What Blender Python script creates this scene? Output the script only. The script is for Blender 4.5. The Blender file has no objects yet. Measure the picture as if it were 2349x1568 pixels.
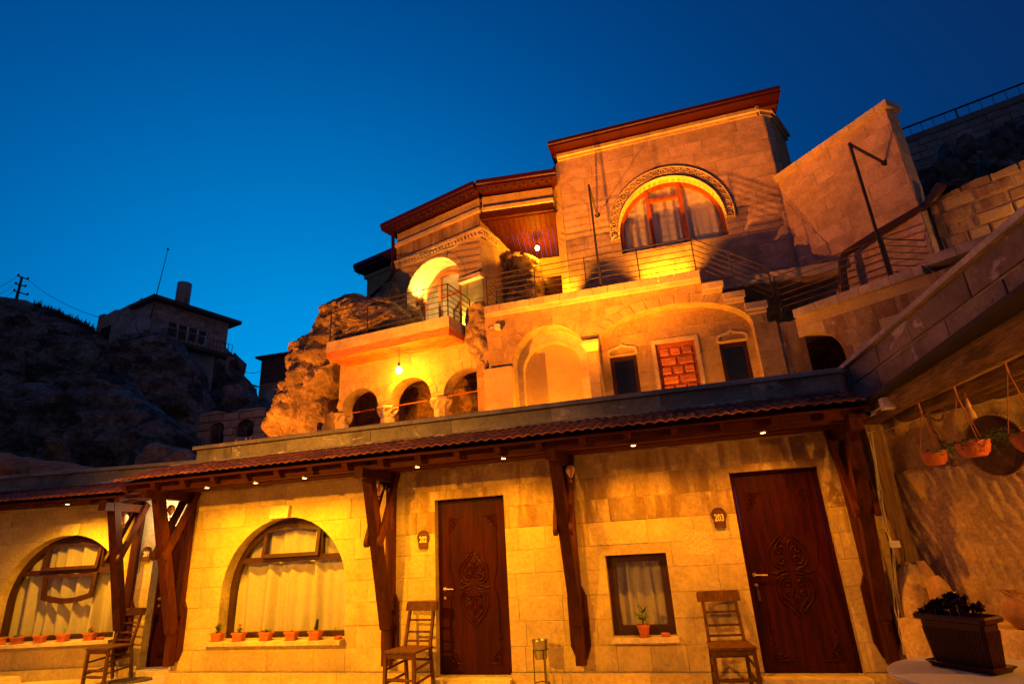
import bpy, bmesh, math, random
from math import sin, cos, tan, pi, radians, sqrt, atan2
from mathutils import Vector, Matrix, noise
from mathutils.geometry import delaunay_2d_cdt
random.seed(7)
S = bpy.context.scene
COL = S.collection
# ------------------------------------------------------------------ camera
W0, H0, FPX = 2348.0, 1568.0, 1297.0
PITCH, ROLL, YAW = 0.3354, -0.06074, 0.26996
CAM = Vector((0, -7.15, 1.6))
_F = Vector((-sin(YAW)*cos(PITCH), cos(YAW)*cos(PITCH), sin(PITCH)))
_R = Vector((cos(YAW), sin(YAW), 0)); _U = _R.cross(_F)
CR = cos(ROLL)*_R + sin(ROLL)*_U; CU = -sin(ROLL)*_R + cos(ROLL)*_U
cd_ = bpy.data.cameras.new('camera'); cam = bpy.data.objects.new('camera', cd_); COL.objects.link(cam)
cam.matrix_world = Matrix(((CR.x, CU.x, -_F.x, CAM.x), (CR.y, CU.y, -_F.y, CAM.y), (CR.z, CU.z, -_F.z, CAM.z), (0, 0, 0, 1)))
cd_.sensor_width = 36; cd_.lens = FPX/W0*36; cd_.clip_start = 0.05; cd_.clip_end = 3000
S.camera = cam
# ------------------------------------------------------------------ dusk sky
wd = bpy.data.worlds.new('World'); S.world = wd; wd.use_nodes = True
nt = wd.node_tree; nt.nodes.clear()
tc = nt.nodes.new('ShaderNodeTexCoord'); dot = nt.nodes.new('ShaderNodeVectorMath'); dot.operation = 'DOT_PRODUCT'
nrm = nt.nodes.new('ShaderNodeVectorMath'); nrm.operation = 'NORMALIZE'
GA = radians(34)
dot.inputs[1].default_value = (-sin(GA)*cos(.02), cos(GA)*cos(.02), sin(.02))
ac = nt.nodes.new('ShaderNodeMath'); ac.operation = 'ARCCOSINE'
mp = nt.nodes.new('ShaderNodeMath'); mp.operation = 'DIVIDE'; mp.inputs[1].default_value = pi
rp = nt.nodes.new('ShaderNodeValToRGB'); rp.color_ramp.interpolation = 'B_SPLINE'
SKY = [(0, (.000, .43, .97)), (.07, (.000, .35, .86)), (.15, (.000, .21, .61)), (.24, (.000, .082, .32)), (.33, (.000, .037, .172)), (.45, (.003, .019, .09)), (.60, (.018, .023, .064)), (1, (.066, .051, .060))]
els = rp.color_ramp.elements
els[0].position, els[0].color = SKY[0][0], (*SKY[0][1], 1)
els[1].position, els[1].color = SKY[-1][0], (*SKY[-1][1], 1)
for p_, c_ in SKY[1:-1]:
    e_ = els.new(p_); e_.color = (*c_, 1)
bg = nt.nodes.new('ShaderNodeBackground'); bg.inputs[1].default_value = 0.80
wo = nt.nodes.new('ShaderNodeOutputWorld')
L = nt.links.new
L(tc.outputs['Generated'], nrm.inputs[0]); L(nrm.outputs[0], dot.inputs[0]); L(dot.outputs['Value'], ac.inputs[0])
L(ac.outputs[0], mp.inputs[0]); L(mp.outputs[0], rp.inputs[0]); L(rp.outputs[0], bg.inputs[0]); L(bg.outputs[0], wo.inputs[0])
S.view_settings.view_transform = 'Standard'; S.view_settings.look = 'None'
S.view_settings.exposure = 0.32; S.view_settings.gamma = 1.0; S.view_settings.use_curve_mapping = False
S.render.engine = 'CYCLES'
S.cycles.use_denoising = True
S.cycles.max_bounces = 6; S.cycles.diffuse_bounces = 3; S.cycles.glossy_bounces = 3; S.cycles.transparent_max_bounces = 12
S.cycles.sample_clamp_indirect = 4.0; S.cycles.caustics_reflective = False; S.cycles.caustics_refractive = False
# ------------------------------------------------------------------ geometry helpers
V = Vector
def ray(px, py):
    return (CR*((px-W0/2)/FPX) - CU*((py-H0/2)/FPX) + _F).normalized()
def hit(px, py, o, n):
    v = ray(px, py); return CAM + v*((V(o)-CAM).dot(V(n))/v.dot(V(n)))
def atY(px, py, y): return hit(px, py, (0, y, 0), (0, 1, 0))
def atZ(px, py, z): return hit(px, py, (0, 0, z), (0, 0, 1))
def atX(px, py, x): return hit(px, py, (x, 0, 0), (1, 0, 0))
class Fr:
    """a vertical plane: origin on it, angle of its horizontal axis; c is the offset towards the viewer"""
    def __init__(s, o, th=0, tilt=None):
        s.o = V(o) if len(o) == 3 else V((o[0], o[1], 0)); t = radians(th); s.th = t
        s.u = V((cos(t), sin(t), 0)); s.v = V((0, 0, 1)); s.n = V((sin(t), -cos(t), 0))
    def p(s, a, b, c=0): return s.o + s.u*a + s.v*b + s.n*c
    def uv(s, px, py, c=0):
        q = hit(px, py, s.o + s.n*c, s.n) - s.o; return (q.dot(s.u), q.dot(s.v))
class FrG(Fr):
    def __init__(s, o, u, v):
        s.o = V(o); s.u = V(u).normalized(); s.n = s.u.cross(V(v)).normalized()
        s.v = s.n.cross(s.u).normalized(); s.th = 0
def wrapmod(o): return V(o)
class MB:
    def __init__(s): s.v = []; s.f = []
    def add(s, vs, fs):
        b = len(s.v); s.v += [V(x) for x in vs]; s.f += [tuple(i+b for i in f) for f in fs]; return s
    def boxv(s, c, a, b, d):
        c, a, b, d = V(c), V(a), V(b), V(d)
        vs = [c+a*i+b*j+d*k for k in (-1, 1) for j in (-1, 1) for i in (-1, 1)]
        fs = [(0, 2, 3, 1), (4, 5, 7, 6), (0, 1, 5, 4), (2, 6, 7, 3), (0, 4, 6, 2), (1, 3, 7, 5)]
        if a.cross(b).dot(d) < 0: fs = [f[::-1] for f in fs]
        return s.add(vs, fs)
    def box(s, x0, x1, y0, y1, z0, z1):
        return s.boxv(((x0+x1)/2, (y0+y1)/2, (z0+z1)/2), ((x1-x0)/2, 0, 0), (0, (y1-y0)/2, 0), (0, 0, (z1-z0)/2))
    def fbox(s, fr, u0, u1, v0, v1, c0, c1):
        return s.boxv(fr.p((u0+u1)/2, (v0+v1)/2, (c0+c1)/2), fr.u*((u1-u0)/2), fr.v*((v1-v0)/2), fr.n*((c1-c0)/2))
    def bar(s, p0, p1, w, h, up=(0, 0, 1)):
        p0, p1 = V(p0), V(p1); d = p1-p0; sd = d.cross(V(up))
        if sd.length < 1e-6: sd = d.cross(V((1, 0, 0)))
        sd.normalize(); u2 = sd.cross(d).normalized()
        return s.boxv((p0+p1)/2, d/2, sd*(w/2), u2*(h/2))
    def tube(s, pts, r, n=8, cap=True, closed=False):
        pts = [V(p) for p in pts]; m = len(pts); rs = r if isinstance(r, (list, tuple)) else [r]*m
        b = len(s.v); up = None
        for i, p in enumerate(pts):
            t = (pts[(i+1) % m]-pts[i-1]) if closed else (pts[min(i+1, m-1)]-pts[max(i-1, 0)])
            t.normalize()
            if up is None: up = V((0, 0, 1)) if abs(t.z) < .9 else V((1, 0, 0))
            x = t.cross(up)
            if x.length < 1e-4: x = t.cross(V((0, 1, .3)))
            x.normalize(); y = x.cross(t).normalized(); up = y
            for k in range(n):
                a = 2*pi*k/n; s.v.append(p+(x*cos(a)+y*sin(a))*rs[i])
        for i in range(m if closed else m-1):
            j = (i+1) % m
            for k in range(n):
                k2 = (k+1) % n; s.f.append((b+i*n+k, b+i*n+k2, b+j*n+k2, b+j*n+k))
        if cap and not closed:
            s.f.append(tuple(b+k for k in range(n))[::-1]); s.f.append(tuple(b+(m-1)*n+k for k in range(n)))
        return s
    def lathe(s, c, prof, n=20, ax=(0, 0, 1), sx=1, sy=1, ref=None, cap=True):
        c = V(c); z = V(ax).normalized(); x = V(ref).normalized() if ref else z.orthogonal().normalized(); y = z.cross(x)
        b = len(s.v)
        for r, h in prof:
            for k in range(n):
                a = 2*pi*k/n; s.v.append(c+z*h+x*(r*cos(a)*sx)+y*(r*sin(a)*sy))
        for i in range(len(prof)-1):
            for k in range(n):
                k2 = (k+1) % n; s.f.append((b+i*n+k, b+i*n+k2, b+(i+1)*n+k2, b+(i+1)*n+k))
        if cap:
            s.f.append(tuple(b+k for k in range(n))[::-1]); e = b+(len(prof)-1)*n; s.f.append(tuple(e+k for k in range(n)))
        return s
    def rings(s, rs, cap=True):
        """loft through equal-length closed loops"""
        b = len(s.v); n = len(rs[0])
        for r in rs: s.v += [V(p) for p in r]
        for i in range(len(rs)-1):
            for k in range(n):
                k2 = (k+1) % n; s.f.append((b+i*n+k, b+i*n+k2, b+(i+1)*n+k2, b+(i+1)*n+k))
        if cap:
            s.f.append(tuple(b+k for k in range(n))[::-1]); e = b+(len(rs)-1)*n; s.f.append(tuple(e+k for k in range(n)))
        return s
    def slab(s, fr, outer, c0, c1, holes=(), clip=None):
        """polygon of (u,v) with holes, between offsets c0 < c1 of the frame"""
        polys = [ccw(outer)] + ([ccw(clip)] if clip else []) + [ccw(h) for h in holes]
        need = 2 if clip else 1
        vs = []; fs = []
        for pl in polys:
            b = len(vs); vs += [V((a, q)) for a, q in pl]; fs.append(list(range(b, b+len(pl))))
        r = delaunay_2d_cdt(vs, [], fs, 0, 1e-5)
        tris = []
        for t, ids in zip(r[2], r[5]):
            st = set(ids)
            if all(k in st for k in range(need)) and not any(k >= need for k in st): tris.append(t)
        if not tris: return 0
        area = 0; edges = {}
        P = r[0]
        used = sorted({i for t in tris for i in t}); m = {i: k for k, i in enumerate(used)}
        b = len(s.v); n = len(used)
        s.v += [fr.p(P[i].x, P[i].y, c1) for i in used] + [fr.p(P[i].x, P[i].y, c0) for i in used]
        for t in tris:
            a, q, w = (P[i] for i in t); area += abs((q-a).cross(w-a))/2
            t = tuple(t)
            if (q-a).cross(w-a) < 0: t = t[::-1]
            s.f.append(tuple(b+m[i] for i in t)); s.f.append(tuple(b+n+m[i] for i in t[::-1]))
            for i in range(3):
                e = (t[i], t[(i+1) % 3])
                if (e[1], e[0]) in edges: del edges[(e[1], e[0])]
                else: edges[e] = 1
        for i, j in edges: s.f.append((b+m[j], b+m[i], b+n+m[i], b+n+m[j]))
        return area
    def obj(s, name, mat, parent=None, smooth=None, loc=None, **tagkw):
        return mkobj(name, s.v, s.f, mat, parent, smooth, loc, **tagkw)
def ccw(pl):
    a = sum(pl[i-1][0]*pl[i][1]-pl[i][0]*pl[i-1][1] for i in range(len(pl)))
    return list(pl) if a > 0 else list(pl)[::-1]
WL = {}
def tag(o, label=None, cat=None, group=None, kind=None):
    if label: o['label'] = label
    if cat: o['category'] = cat
    if group: o['group'] = group
    if kind: o['kind'] = kind
    return o
def mesh(name, vs, fs, mat, smooth=None):
    me = bpy.data.meshes.new(name); me.from_pydata([tuple(v) for v in vs], [], fs)
    if mat: me.materials.append(mat)
    if smooth is not None:
        me.polygons.foreach_set('use_smooth', [True]*len(me.polygons))
        if smooth < 180: me.set_sharp_from_angle(angle=radians(smooth))
    me.update(); return me
def mkobj(name, vs, fs, mat, parent=None, smooth=None, loc=None, label=None, cat=None, group=None, kind=None):
    if parent is not None and loc is None: org = WL[parent.name]
    elif loc is not None: org = V(loc)
    else:
        xs = [v.x for v in vs]; ys = [v.y for v in vs]; zs = [v.z for v in vs]
        org = V(((min(xs)+max(xs))/2, (min(ys)+max(ys))/2, min(zs)))
    o = bpy.data.objects.new(name, mesh(name, [v-org for v in vs], fs, mat, smooth)); COL.objects.link(o)
    WL[o.name] = org
    if parent is not None:
        o.parent = parent; o.location = org-WL[parent.name]
    else: o.location = org
    return tag(o, label, cat, group, kind)
def inst(name, me, parent, loc, rz=0, rot=None, scale=None):
    o = bpy.data.objects.new(name, me); COL.objects.link(o); o.parent = parent
    o.location = V(loc)-(WL[parent.name] if parent else V((0, 0, 0))); o.rotation_euler = rot if rot else (0, 0, rz)
    if scale: o.scale = scale
    WL[o.name] = V(loc); return o
def thing(name, label, cat, loc, group=None, kind=None, parent=None):
    o = bpy.data.objects.new(name, None); COL.objects.link(o); o.empty_display_size = .1
    WL[o.name] = V(loc); o.location = V(loc)-(WL[parent.name] if parent else V((0, 0, 0)))
    if parent: o.parent = parent
    return tag(o, label, cat, group, kind)
def arch(cu, hw, v0, vs, vt, n=22, hwb=None):
    """opening with straight jambs and a round head"""
    pts = [(cu-(hwb or hw), v0), (cu+(hwb or hw), v0)]
    for i in range(n+1):
        a = pi*i/n; pts.append((cu+hw*cos(a), vs+(vt-vs)*sin(a)))
    return pts
def rect(u0, u1, v0, v1): return [(u0, v0), (u1, v0), (u1, v1), (u0, v1)]
def bbox(pl): return min(p[0] for p in pl), max(p[0] for p in pl), min(p[1] for p in pl), max(p[1] for p in pl)
def inpoly(x, y, pl):
    r = False
    for i in range(len(pl)):
        (x0, y0), (x1, y1) = pl[i-1], pl[i]
        if (y0 > y) != (y1 > y) and x < (x1-x0)*(y-y0)/(y1-y0)+x0: r = not r
    return r
def masonry(fr, outer, holes, rows, lmin, lmax, mat, parent, seed, c0=-.03, c1=.006, jit=.003, gap=.0045, name='stone_block', cham=.004, off=0, minarea=.006):
    """single stones, each an object of its own, clipped to the wall outline and its openings"""
    rd = random.Random(seed); u0, u1, v0, v1 = bbox(outer); n = 0
    c0 = c1-jit-cham-.001
    mats = mat if isinstance(mat, (list, tuple)) else [mat]
    for r0, r1 in zip(rows[:-1], rows[1:]):
        if r1 <= v0 or r0 >= v1: continue
        u = u0-rd.uniform(0, lmax)
        while u < u1:
            l = rd.uniform(lmin, lmax); a, b = u+gap/2, u+l-gap/2; u += l
            if b <= u0: continue
            j = rd.uniform(-jit, jit); cc = c1+j; mt = rd.choice(mats)
            bl = [(a, r0+gap/2), (b, r0+gap/2), (b, r1-gap/2), (a, r1-gap/2)]
            tests = bl+[((a+b)/2, r0), ((a+b)/2, r1), (a, (r0+r1)/2), (b, (r0+r1)/2), ((a+b)/2, (r0+r1)/2)]
            inside = all(inpoly(x, y, outer) for x, y in tests)
            near = [h for h in holes if not (bbox(h)[0] > b or bbox(h)[1] < a or bbox(h)[2] > r1 or bbox(h)[3] < r0)]
            m = MB()
            if inside and not near:
                A = [fr.p(x, y, c0) for x, y in bl]; B = [fr.p(x, y, cc-cham) for x, y in bl]
                k = cham; T = [(a+k, bl[0][1]+k), (b-k, bl[0][1]+k), (b-k, bl[2][1]-k), (a+k, bl[2][1]-k)]
                C = [fr.p(x, y, cc+rd.uniform(-.002, .002)) for x, y in T]
                m.rings([A, B, C], cap=False); m.f.append((8, 9, 10, 11))
            else:
                if m.slab(fr, bl, c0, cc, near, clip=outer) < minarea: continue
            m.obj(name, mt, parent); n += 1
    return n
# ------------------------------------------------------------------ materials
def newmat(name):
    m = bpy.data.materials.new(name); m.use_nodes = True; t = m.node_tree
    return m, t, t.nodes['Principled BSDF'], t.links.new
def node(t, typ, **kw):
    n = t.nodes.new(typ)
    for k, v in kw.items(): setattr(n, k, v)
    return n
def mixc(t, a, b, fac, mode='MIX'):
    n = node(t, 'ShaderNodeMix', data_type='RGBA', blend_type=mode)
    for i, x in ((6, a), (7, b), (0, fac)):
        if hasattr(x, 'is_linked') or isinstance(x, bpy.types.NodeSocket): t.links.new(x, n.inputs[i])
        else: n.inputs[i].default_value = (*x, 1) if isinstance(x, tuple) and len(x) == 3 else x
    return n.outputs[2]
def ramp(t, fac, a, b, ca=0.0, cb=1.0):
    n = node(t, 'ShaderNodeMapRange'); n.inputs[1].default_value = a; n.inputs[2].default_value = b
    n.inputs[3].default_value = ca; n.inputs[4].default_value = cb; n.interpolation_type = 'SMOOTHSTEP'
    t.links.new(fac, n.inputs[0]); return n.outputs[0]
def noi(t, vec, scale, detail=5, rough=.6, stretch=None, dist=0):
    if stretch:
        mpn = node(t, 'ShaderNodeMapping'); mpn.inputs['Scale'].default_value = stretch; t.links.new(vec, mpn.inputs[0]); vec = mpn.outputs[0]
    n = node(t, 'ShaderNodeTexNoise'); n.inputs['Scale'].default_value = scale; n.inputs['Detail'].default_value = detail
    n.inputs['Roughness'].default_value = rough; n.inputs['Distortion'].default_value = dist
    t.links.new(vec, n.inputs['Vector']); return n.outputs[0]
def mk(name, col, rough=.85, var=.28, sc=1.6, fine=.18, fsc=22, bump=.35, bdist=.01, rnd=.10, metal=0, stains=(), pits=0, grain=None, coat=0, spec=.35, offs=True, rocky=0):
    m, t, bs, Lk = newmat(name)
    tcn = node(t, 'ShaderNodeTexCoord'); oi = node(t, 'ShaderNodeObjectInfo')
    vec = tcn.outputs['Object']
    if offs:
        mu = node(t, 'ShaderNodeVectorMath', operation='MULTIPLY_ADD'); mu.inputs[1].default_value = (1, 1, 1)
        cx = node(t, 'ShaderNodeCombineXYZ'); ml = node(t, 'ShaderNodeMath', operation='MULTIPLY'); ml.inputs[1].default_value = 57.0
        Lk(oi.outputs['Random'], ml.inputs[0]); Lk(ml.outputs[0], cx.inputs[0]); Lk(ml.outputs[0], cx.inputs[1])
        Lk(vec, mu.inputs[0]); Lk(cx.outputs[0], mu.inputs[2]); vec = mu.outputs[0]
    g = grain or (1, 1, 1)
    n1 = noi(t, vec, sc, 6, .65, g); n2 = noi(t, vec, fsc, 4, .6, g)
    c = mixc(t, tuple(x*(1-var) for x in col), tuple(min(1, x*(1+var)) for x in col), ramp(t, n1, .28, .72))
    c = mixc(t, c, ramp_col(t, n2, 1-fine, 1+fine), 1.0, 'MULTIPLY')
    for sc_col, s_sc, lo, hi, amt, strx in stains:
        sn = noi(t, vec, s_sc, 7, .7, strx, .6)
        f = ramp(t, sn, lo, hi, 0, amt); c = mixc(t, c, sc_col, f)
    if rnd:
        r_ = node(t, 'ShaderNodeMapRange'); r_.inputs[3].default_value = 1-rnd; r_.inputs[4].default_value = 1+rnd; Lk(oi.outputs['Random'], r_.inputs[0])
        cc = node(t, 'ShaderNodeCombineColor'); [Lk(r_.outputs[0], cc.inputs[i]) for i in range(3)]
        c = mixc(t, c, cc.outputs[0], 1.0, 'MULTIPLY')
    h = n2
    if pits:
        vo = node(t, 'ShaderNodeTexVoronoi'); vo.inputs['Scale'].default_value = pits; Lk(vec, vo.inputs['Vector'])
        pr = ramp(t, vo.outputs['Distance'], .05, .22)
        pn = noi(t, vec, pits*.35, 2); pk = ramp(t, pn, .52, .62)
        one = node(t, 'ShaderNodeMix', data_type='FLOAT'); one.inputs[2].default_value = 1.0; Lk(pk, one.inputs[0]); Lk(pr, one.inputs[3])
        ad = node(t, 'ShaderNodeMath', operation='MULTIPLY_ADD'); ad.inputs[1].default_value = .8; Lk(one.outputs[0], ad.inputs[0]); Lk(n2, ad.inputs[2]); h = ad.outputs[0]
        c = mixc(t, tuple(x*.45 for x in col), c, ramp(t, one.outputs[0], 0, 1, .35, 1))
    if rocky:
        rn = noi(t, vec, sc*2.2, 9, .72, None, .8)
        ad = node(t, 'ShaderNodeMath', operation='MULTIPLY_ADD'); ad.inputs[1].default_value = rocky; Lk(rn, ad.inputs[0]); Lk(h, ad.inputs[2]); h = ad.outputs[0]
    Lk(c, bs.inputs['Base Color']); bs.inputs['Roughness'].default_value = rough; bs.inputs['Metallic'].default_value = metal
    bs.inputs['Specular IOR Level'].default_value = spec
    if coat: bs.inputs['Coat Weight'].default_value = coat; bs.inputs['Coat Roughness'].default_value = .2
    if bump:
        bp = node(t, 'ShaderNodeBump'); bp.inputs['Strength'].default_value = bump; bp.inputs['Distance'].default_value = bdist
        Lk(h, bp.inputs['Height']); Lk(bp.outputs[0], bs.inputs['Normal'])
    return m
def ramp_col(t, fac, a, b):
    f = ramp(t, fac, .25, .75, a, b); cc = node(t, 'ShaderNodeCombineColor')
    for i in range(3): t.links.new(f, cc.inputs[i])
    return cc.outputs[0]
def emis(name, col, st):
    m, t, bs, Lk = newmat(name); bs.inputs['Base Color'].default_value = (.8, .7, .5, 1)
    bs.inputs['Emission Color'].default_value = (*col, 1); bs.inputs['Emission Strength'].default_value = st; return m
def glassmat(name, tint=(1, 1, 1), refl=.06):
    m, t, bs, Lk = newmat(name); t.nodes.remove(bs); out = t.nodes['Material Output']
    tr = node(t, 'ShaderNodeBsdfTransparent'); tr.inputs[0].default_value = (*tint, 1)
    gl = node(t, 'ShaderNodeBsdfGlossy'); gl.inputs['Roughness'].default_value = .02
    lw = node(t, 'ShaderNodeLayerWeight'); pw = node(t, 'ShaderNodeMath', operation='POWER'); pw.inputs[1].default_value = 5; Lk(lw.outputs['Facing'], pw.inputs[0]); fz = node(t, 'ShaderNodeMath', operation='MULTIPLY_ADD'); fz.inputs[1].default_value = .85; fz.inputs[2].default_value = refl; Lk(pw.outputs[0], fz.inputs[0])
    mx = node(t, 'ShaderNodeMixShader'); Lk(fz.outputs[0], mx.inputs[0]); Lk(tr.outputs[0], mx.inputs[1]); Lk(gl.outputs[0], mx.inputs[2]); Lk(mx.outputs[0], out.inputs[0])
    return m
DK = (.16, .085, .04)
M_ = {}
M_['stone'] = mk('tuff_stone', (.50, .385, .20), var=.17, fine=.14, pits=26, bump=.55, bdist=.014, stains=[((.27, .165, .085), .8, .54, .72, .5, (1, 1, .45)), ((.62, .52, .38), 2.2, .60, .68, .5, (1, 1, .8)), ((.20, .12, .06), 5, .66, .72, .45, None)], rnd=.045)
M_['stone_amber'] = mk('amber_tuff', (.40, .285, .155), var=.22, pits=20, bump=.6, bdist=.016, stains=[((.20, .12, .06), .9, .48, .66, .6, (1, 1, .6)), ((.52, .38, .22), 2.4, .58, .66, .5, None)], rnd=.07)
M_['stone_up'] = mk('sky_tinted_tuff', (.50, .355, .285), pits=22, stains=[((.30, .19, .13), .8, .54, .70, .5, (1, 1, .45)), ((.60, .46, .38), 2.0, .60, .68, .4, None)], rnd=.07)  # tuff for the upper walls, pink of the dusk skylight mixed into its colour
M_['stone_stain'] = mk('weathered_tuff', (.40, .285, .165), pits=24, stains=[((.18, .095, .045), 1.5, .44, .60, .75, (1.6, 1.6, .32)), ((.62, .50, .34), 2.4, .58, .66, .7, (1.4, 1.4, .5))], rnd=.07, bump=.55, bdist=.014)
M_['stone_pale'] = mk('pale_tuff', (.56, .46, .33), pits=30, rnd=.05)
M_['stone_new'] = mk('rough_pale_block', (.60, .47, .28), var=.2, fsc=40, bump=.9, bdist=.02, rnd=.02, stains=[((.3, .2, .1), 9, .60, .68, .5, None)])
M_['mortar'] = mk('mortar', (.42, .33, .22), rnd=0, sc=4)
M_['grey'] = mk('grey_render', (.46, .40, .345), sc=1.1, bump=.6, bdist=.012, stains=[((.19, .155, .13), .8, .45, .62, .75, None), ((.90, .84, .78), 1.6, .585, .625, .75, (1, 1, 1.5))], pits=14, rnd=.10)
M_['dgrey'] = mk('stained_dark_block', (.21, .155, .12), sc=1.3, var=.35, bump=.7, bdist=.015, stains=[((.09, .06, .045), .9, .46, .62, .75, None), ((.52, .45, .40), 1.5, .57, .63, .75, (1, 1, 1.3))], pits=14, rnd=.15)
M_['cope'] = mk('coping_stone', (.44, .37, .31), sc=2, stains=[((.2, .16, .13), 2, .55, .7, .5, None)], pits=20, rnd=.08)
M_['floor'] = mk('courtyard_paving', (.55, .45, .32), sc=.8, rnd=0)
M_['wood'] = mk('red_brown_timber', (.055, .0125, .0045), rough=.6, spec=.12, var=.4, sc=3, fine=.3, fsc=14, grain=(6, 6, .6), bump=.25, bdist=.004, rnd=.15)
M_['woodh'] = mk('beam_timber', (.06, .013, .006), rough=.65, spec=.12, var=.4, sc=3, fine=.3, fsc=14, grain=(.6, 6, 6), bump=.25, bdist=.004, rnd=.15)
M_['door'] = mk('carved_door_wood', (.030, .0030, .0009), rough=.5, spec=.08, var=.45, sc=2.2, fine=.25, fsc=12, grain=(7, 7, .5), bump=.12, bdist=.003, rnd=.0, coat=.08)
M_['chair'] = mk('old_chair_wood', (.085, .034, .013), rough=.6, spec=.2, var=.4, sc=4, fine=.35, fsc=18, grain=(4, 4, 1), bump=.3, bdist=.004, rnd=.12)
M_['frame'] = mk('window_frame_wood', (.042, .014, .008), rough=.45, var=.3, sc=4, fine=.2, grain=(3, 3, 1), bump=.1, bdist=.002, rnd=.08)
M_['pinep'] = mk('varnished_pine', (.60, .19, .055), rough=.45, var=.35, sc=3.5, fine=.25, fsc=11, grain=(1, .5, 5), bump=.15, bdist=.003, rnd=.24, stains=[((.16, .04, .012), 5, .66, .72, .7, (1, .7, 3))])
M_['pinev'] = mk('varnished_pine_frame', (.30, .075, .02), rough=.45, var=.3, sc=3, fine=.25, fsc=12, grain=(5, 5, .6), bump=.15, bdist=.003, rnd=.08)
M_['tile'] = mk('clay_roof_tile', (.26, .085, .045), var=.45, sc=5, fine=.3, rnd=.32, stains=[((.09, .05, .04), 6, .55, .68, .6, None)])
M_['terra'] = mk('terracotta', (.50, .135, .045), rough=.6, var=.18, sc=6, fine=.08, bump=.08, rnd=.10)
M_['clay'] = mk('pale_clay', (.46, .27, .14), rough=.8, var=.25, sc=5, rnd=.08)
M_['clayd'] = mk('dark_clay', (.30, .14, .065), rough=.75, var=.25, sc=6, rnd=.05)
M_['brown_plastic'] = mk('dark_brown_plastic', (.055, .010, .004), rough=.45, var=.1, fine=.05, bump=.05, rnd=0, spec=.2)
M_['marble'] = mk('white_marble', (.46, .43, .41), rough=.4, var=.1, sc=4, fine=.05, bump=.03, rnd=0, stains=[((.34, .30, .28), 3, .6, .66, .5, None)])
M_['curt'] = mk('net_curtain', (.46, .42, .35), rough=.95, var=.06, sc=2, fine=.06, bump=.05, rnd=.0)
M_['curt2'] = mk('white_sheer', (.80, .76, .72), rough=.95, var=.06, sc=2, fine=.06, bump=.05, rnd=.0)
M_['rock'] = mk('cliff_rock', (.40, .30, .19), var=.42, sc=.9, fine=.35, fsc=7, bump=.9, bdist=.12, rnd=.05, stains=[((.12, .075, .04), .9, .50, .68, .75, (1, 1, .6)), ((.58, .46, .30), 2.3, .58, .70, .6, None)], rocky=1.6, offs=False)
M_['rockd'] = mk('dark_rock', (.30, .285, .28), var=.5, sc=.5, fine=.4, fsc=4, bump=1, bdist=.25, rnd=.1, stains=[((.05, .045, .045), .42, .48, .60, .9, None), ((.55, .48, .42), 1.1, .58, .70, .7, None)], rocky=2, offs=False)
M_['cave'] = mk('cave_rock', (.27, .165, .085), var=.5, sc=1.4, fine=.4, fsc=9, bump=.9, bdist=.06, rnd=0, stains=[((.07, .035, .018), 1.3, .50, .64, .8, None)], rocky=1.5, offs=False)
M_['earth'] = mk('bare_earth', (.48, .24, .11), var=.4, sc=3, fine=.3, fsc=18, bump=.8, bdist=.04, rnd=0, offs=False)
M_['hill'] = mk('hill_ground', (.10, .085, .07), var=.4, sc=.3, fine=.3, bump=.6, bdist=.2, rnd=0, offs=False)
M_['red'] = mk('red_painted_metal', (.04, .004, .0045), rough=.4, var=.12, fine=.05, bump=.02, rnd=0, spec=.5)
M_['iron'] = mk('black_iron', (.030, .026, .026), rough=.5, var=.3, fine=.2, bump=.1, rnd=0, spec=.5)
M_['rust'] = mk('rusty_iron', (.12, .06, .04), rough=.7, var=.4, fine=.3, bump=.2, rnd=0)
M_['steel'] = mk('dull_steel', (.34, .31, .27), rough=.35, var=.15, fine=.1, bump=.03, rnd=0, metal=.85)
M_['brass'] = mk('brass', (.75, .58, .32), rough=.3, var=.1, fine=.05, bump=0, rnd=0, metal=.9)
M_['pipe'] = mk('glossy_dark_pipe', (.055, .028, .024), rough=.16, var=.15, fine=.05, bump=0, rnd=0, spec=.6)
M_['white'] = mk('white_plastic', (.72, .69, .64), rough=.45, var=.05, fine=.03, bump=0, rnd=0)
M_['black'] = mk('black_plastic', (.012, .012, .012), rough=.4, var=.1, fine=.02, bump=0, rnd=0)
M_['sign'] = mk('sign_wood', (.085, .032, .018), rough=.5, var=.3, sc=6, fine=.2, grain=(1, 1, 4), bump=.2, bdist=.002, rnd=.05)
M_['digit'] = mk('cream_paint', (.80, .66, .44), rough=.6, var=.05, fine=.03, bump=0, rnd=0)
M_['plaster'] = mk('smooth_plaster', (.56, .40, .22), var=.14, sc=1.2, fine=.06, bump=.08, rnd=0)
M_['leaf'] = mk('green_leaf', (.070, .115, .030), rough=.5, var=.4, sc=8, fine=.2, bump=.1, rnd=.2)
M_['leafd'] = mk('dark_red_leaf', (.055, .010, .012), rough=.3, var=.4, sc=9, fine=.2, bump=.05, rnd=.2, spec=.5)
M_['flower'] = mk('pink_petal', (.75, .10, .16), rough=.6, var=.2, rnd=.1)
M_['soil'] = mk('potting_soil', (.05, .03, .018), rnd=0, fsc=60, bump=.8)
M_['cable'] = mk('white_cable', (.58, .50, .40), rough=.5, var=.1, fine=.05, bump=0, rnd=.1)
M_['rope'] = mk('hanging_cord', (.30, .11, .05), rough=.8, var=.2, fine=.2, bump=.2, rnd=.05)
M_['log'] = mk('old_log', (.185, .115, .060), rough=.8, var=.45, sc=2, fine=.35, fsc=10, grain=(6, .5, 6), bump=1, bdist=.03, rnd=.12, stains=[((.06, .035, .02), 3, .50, .62, .8, (3, .5, 3)), ((.30, .20, .11), 5, .60, .68, .6, (3, .4, 3))])
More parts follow.
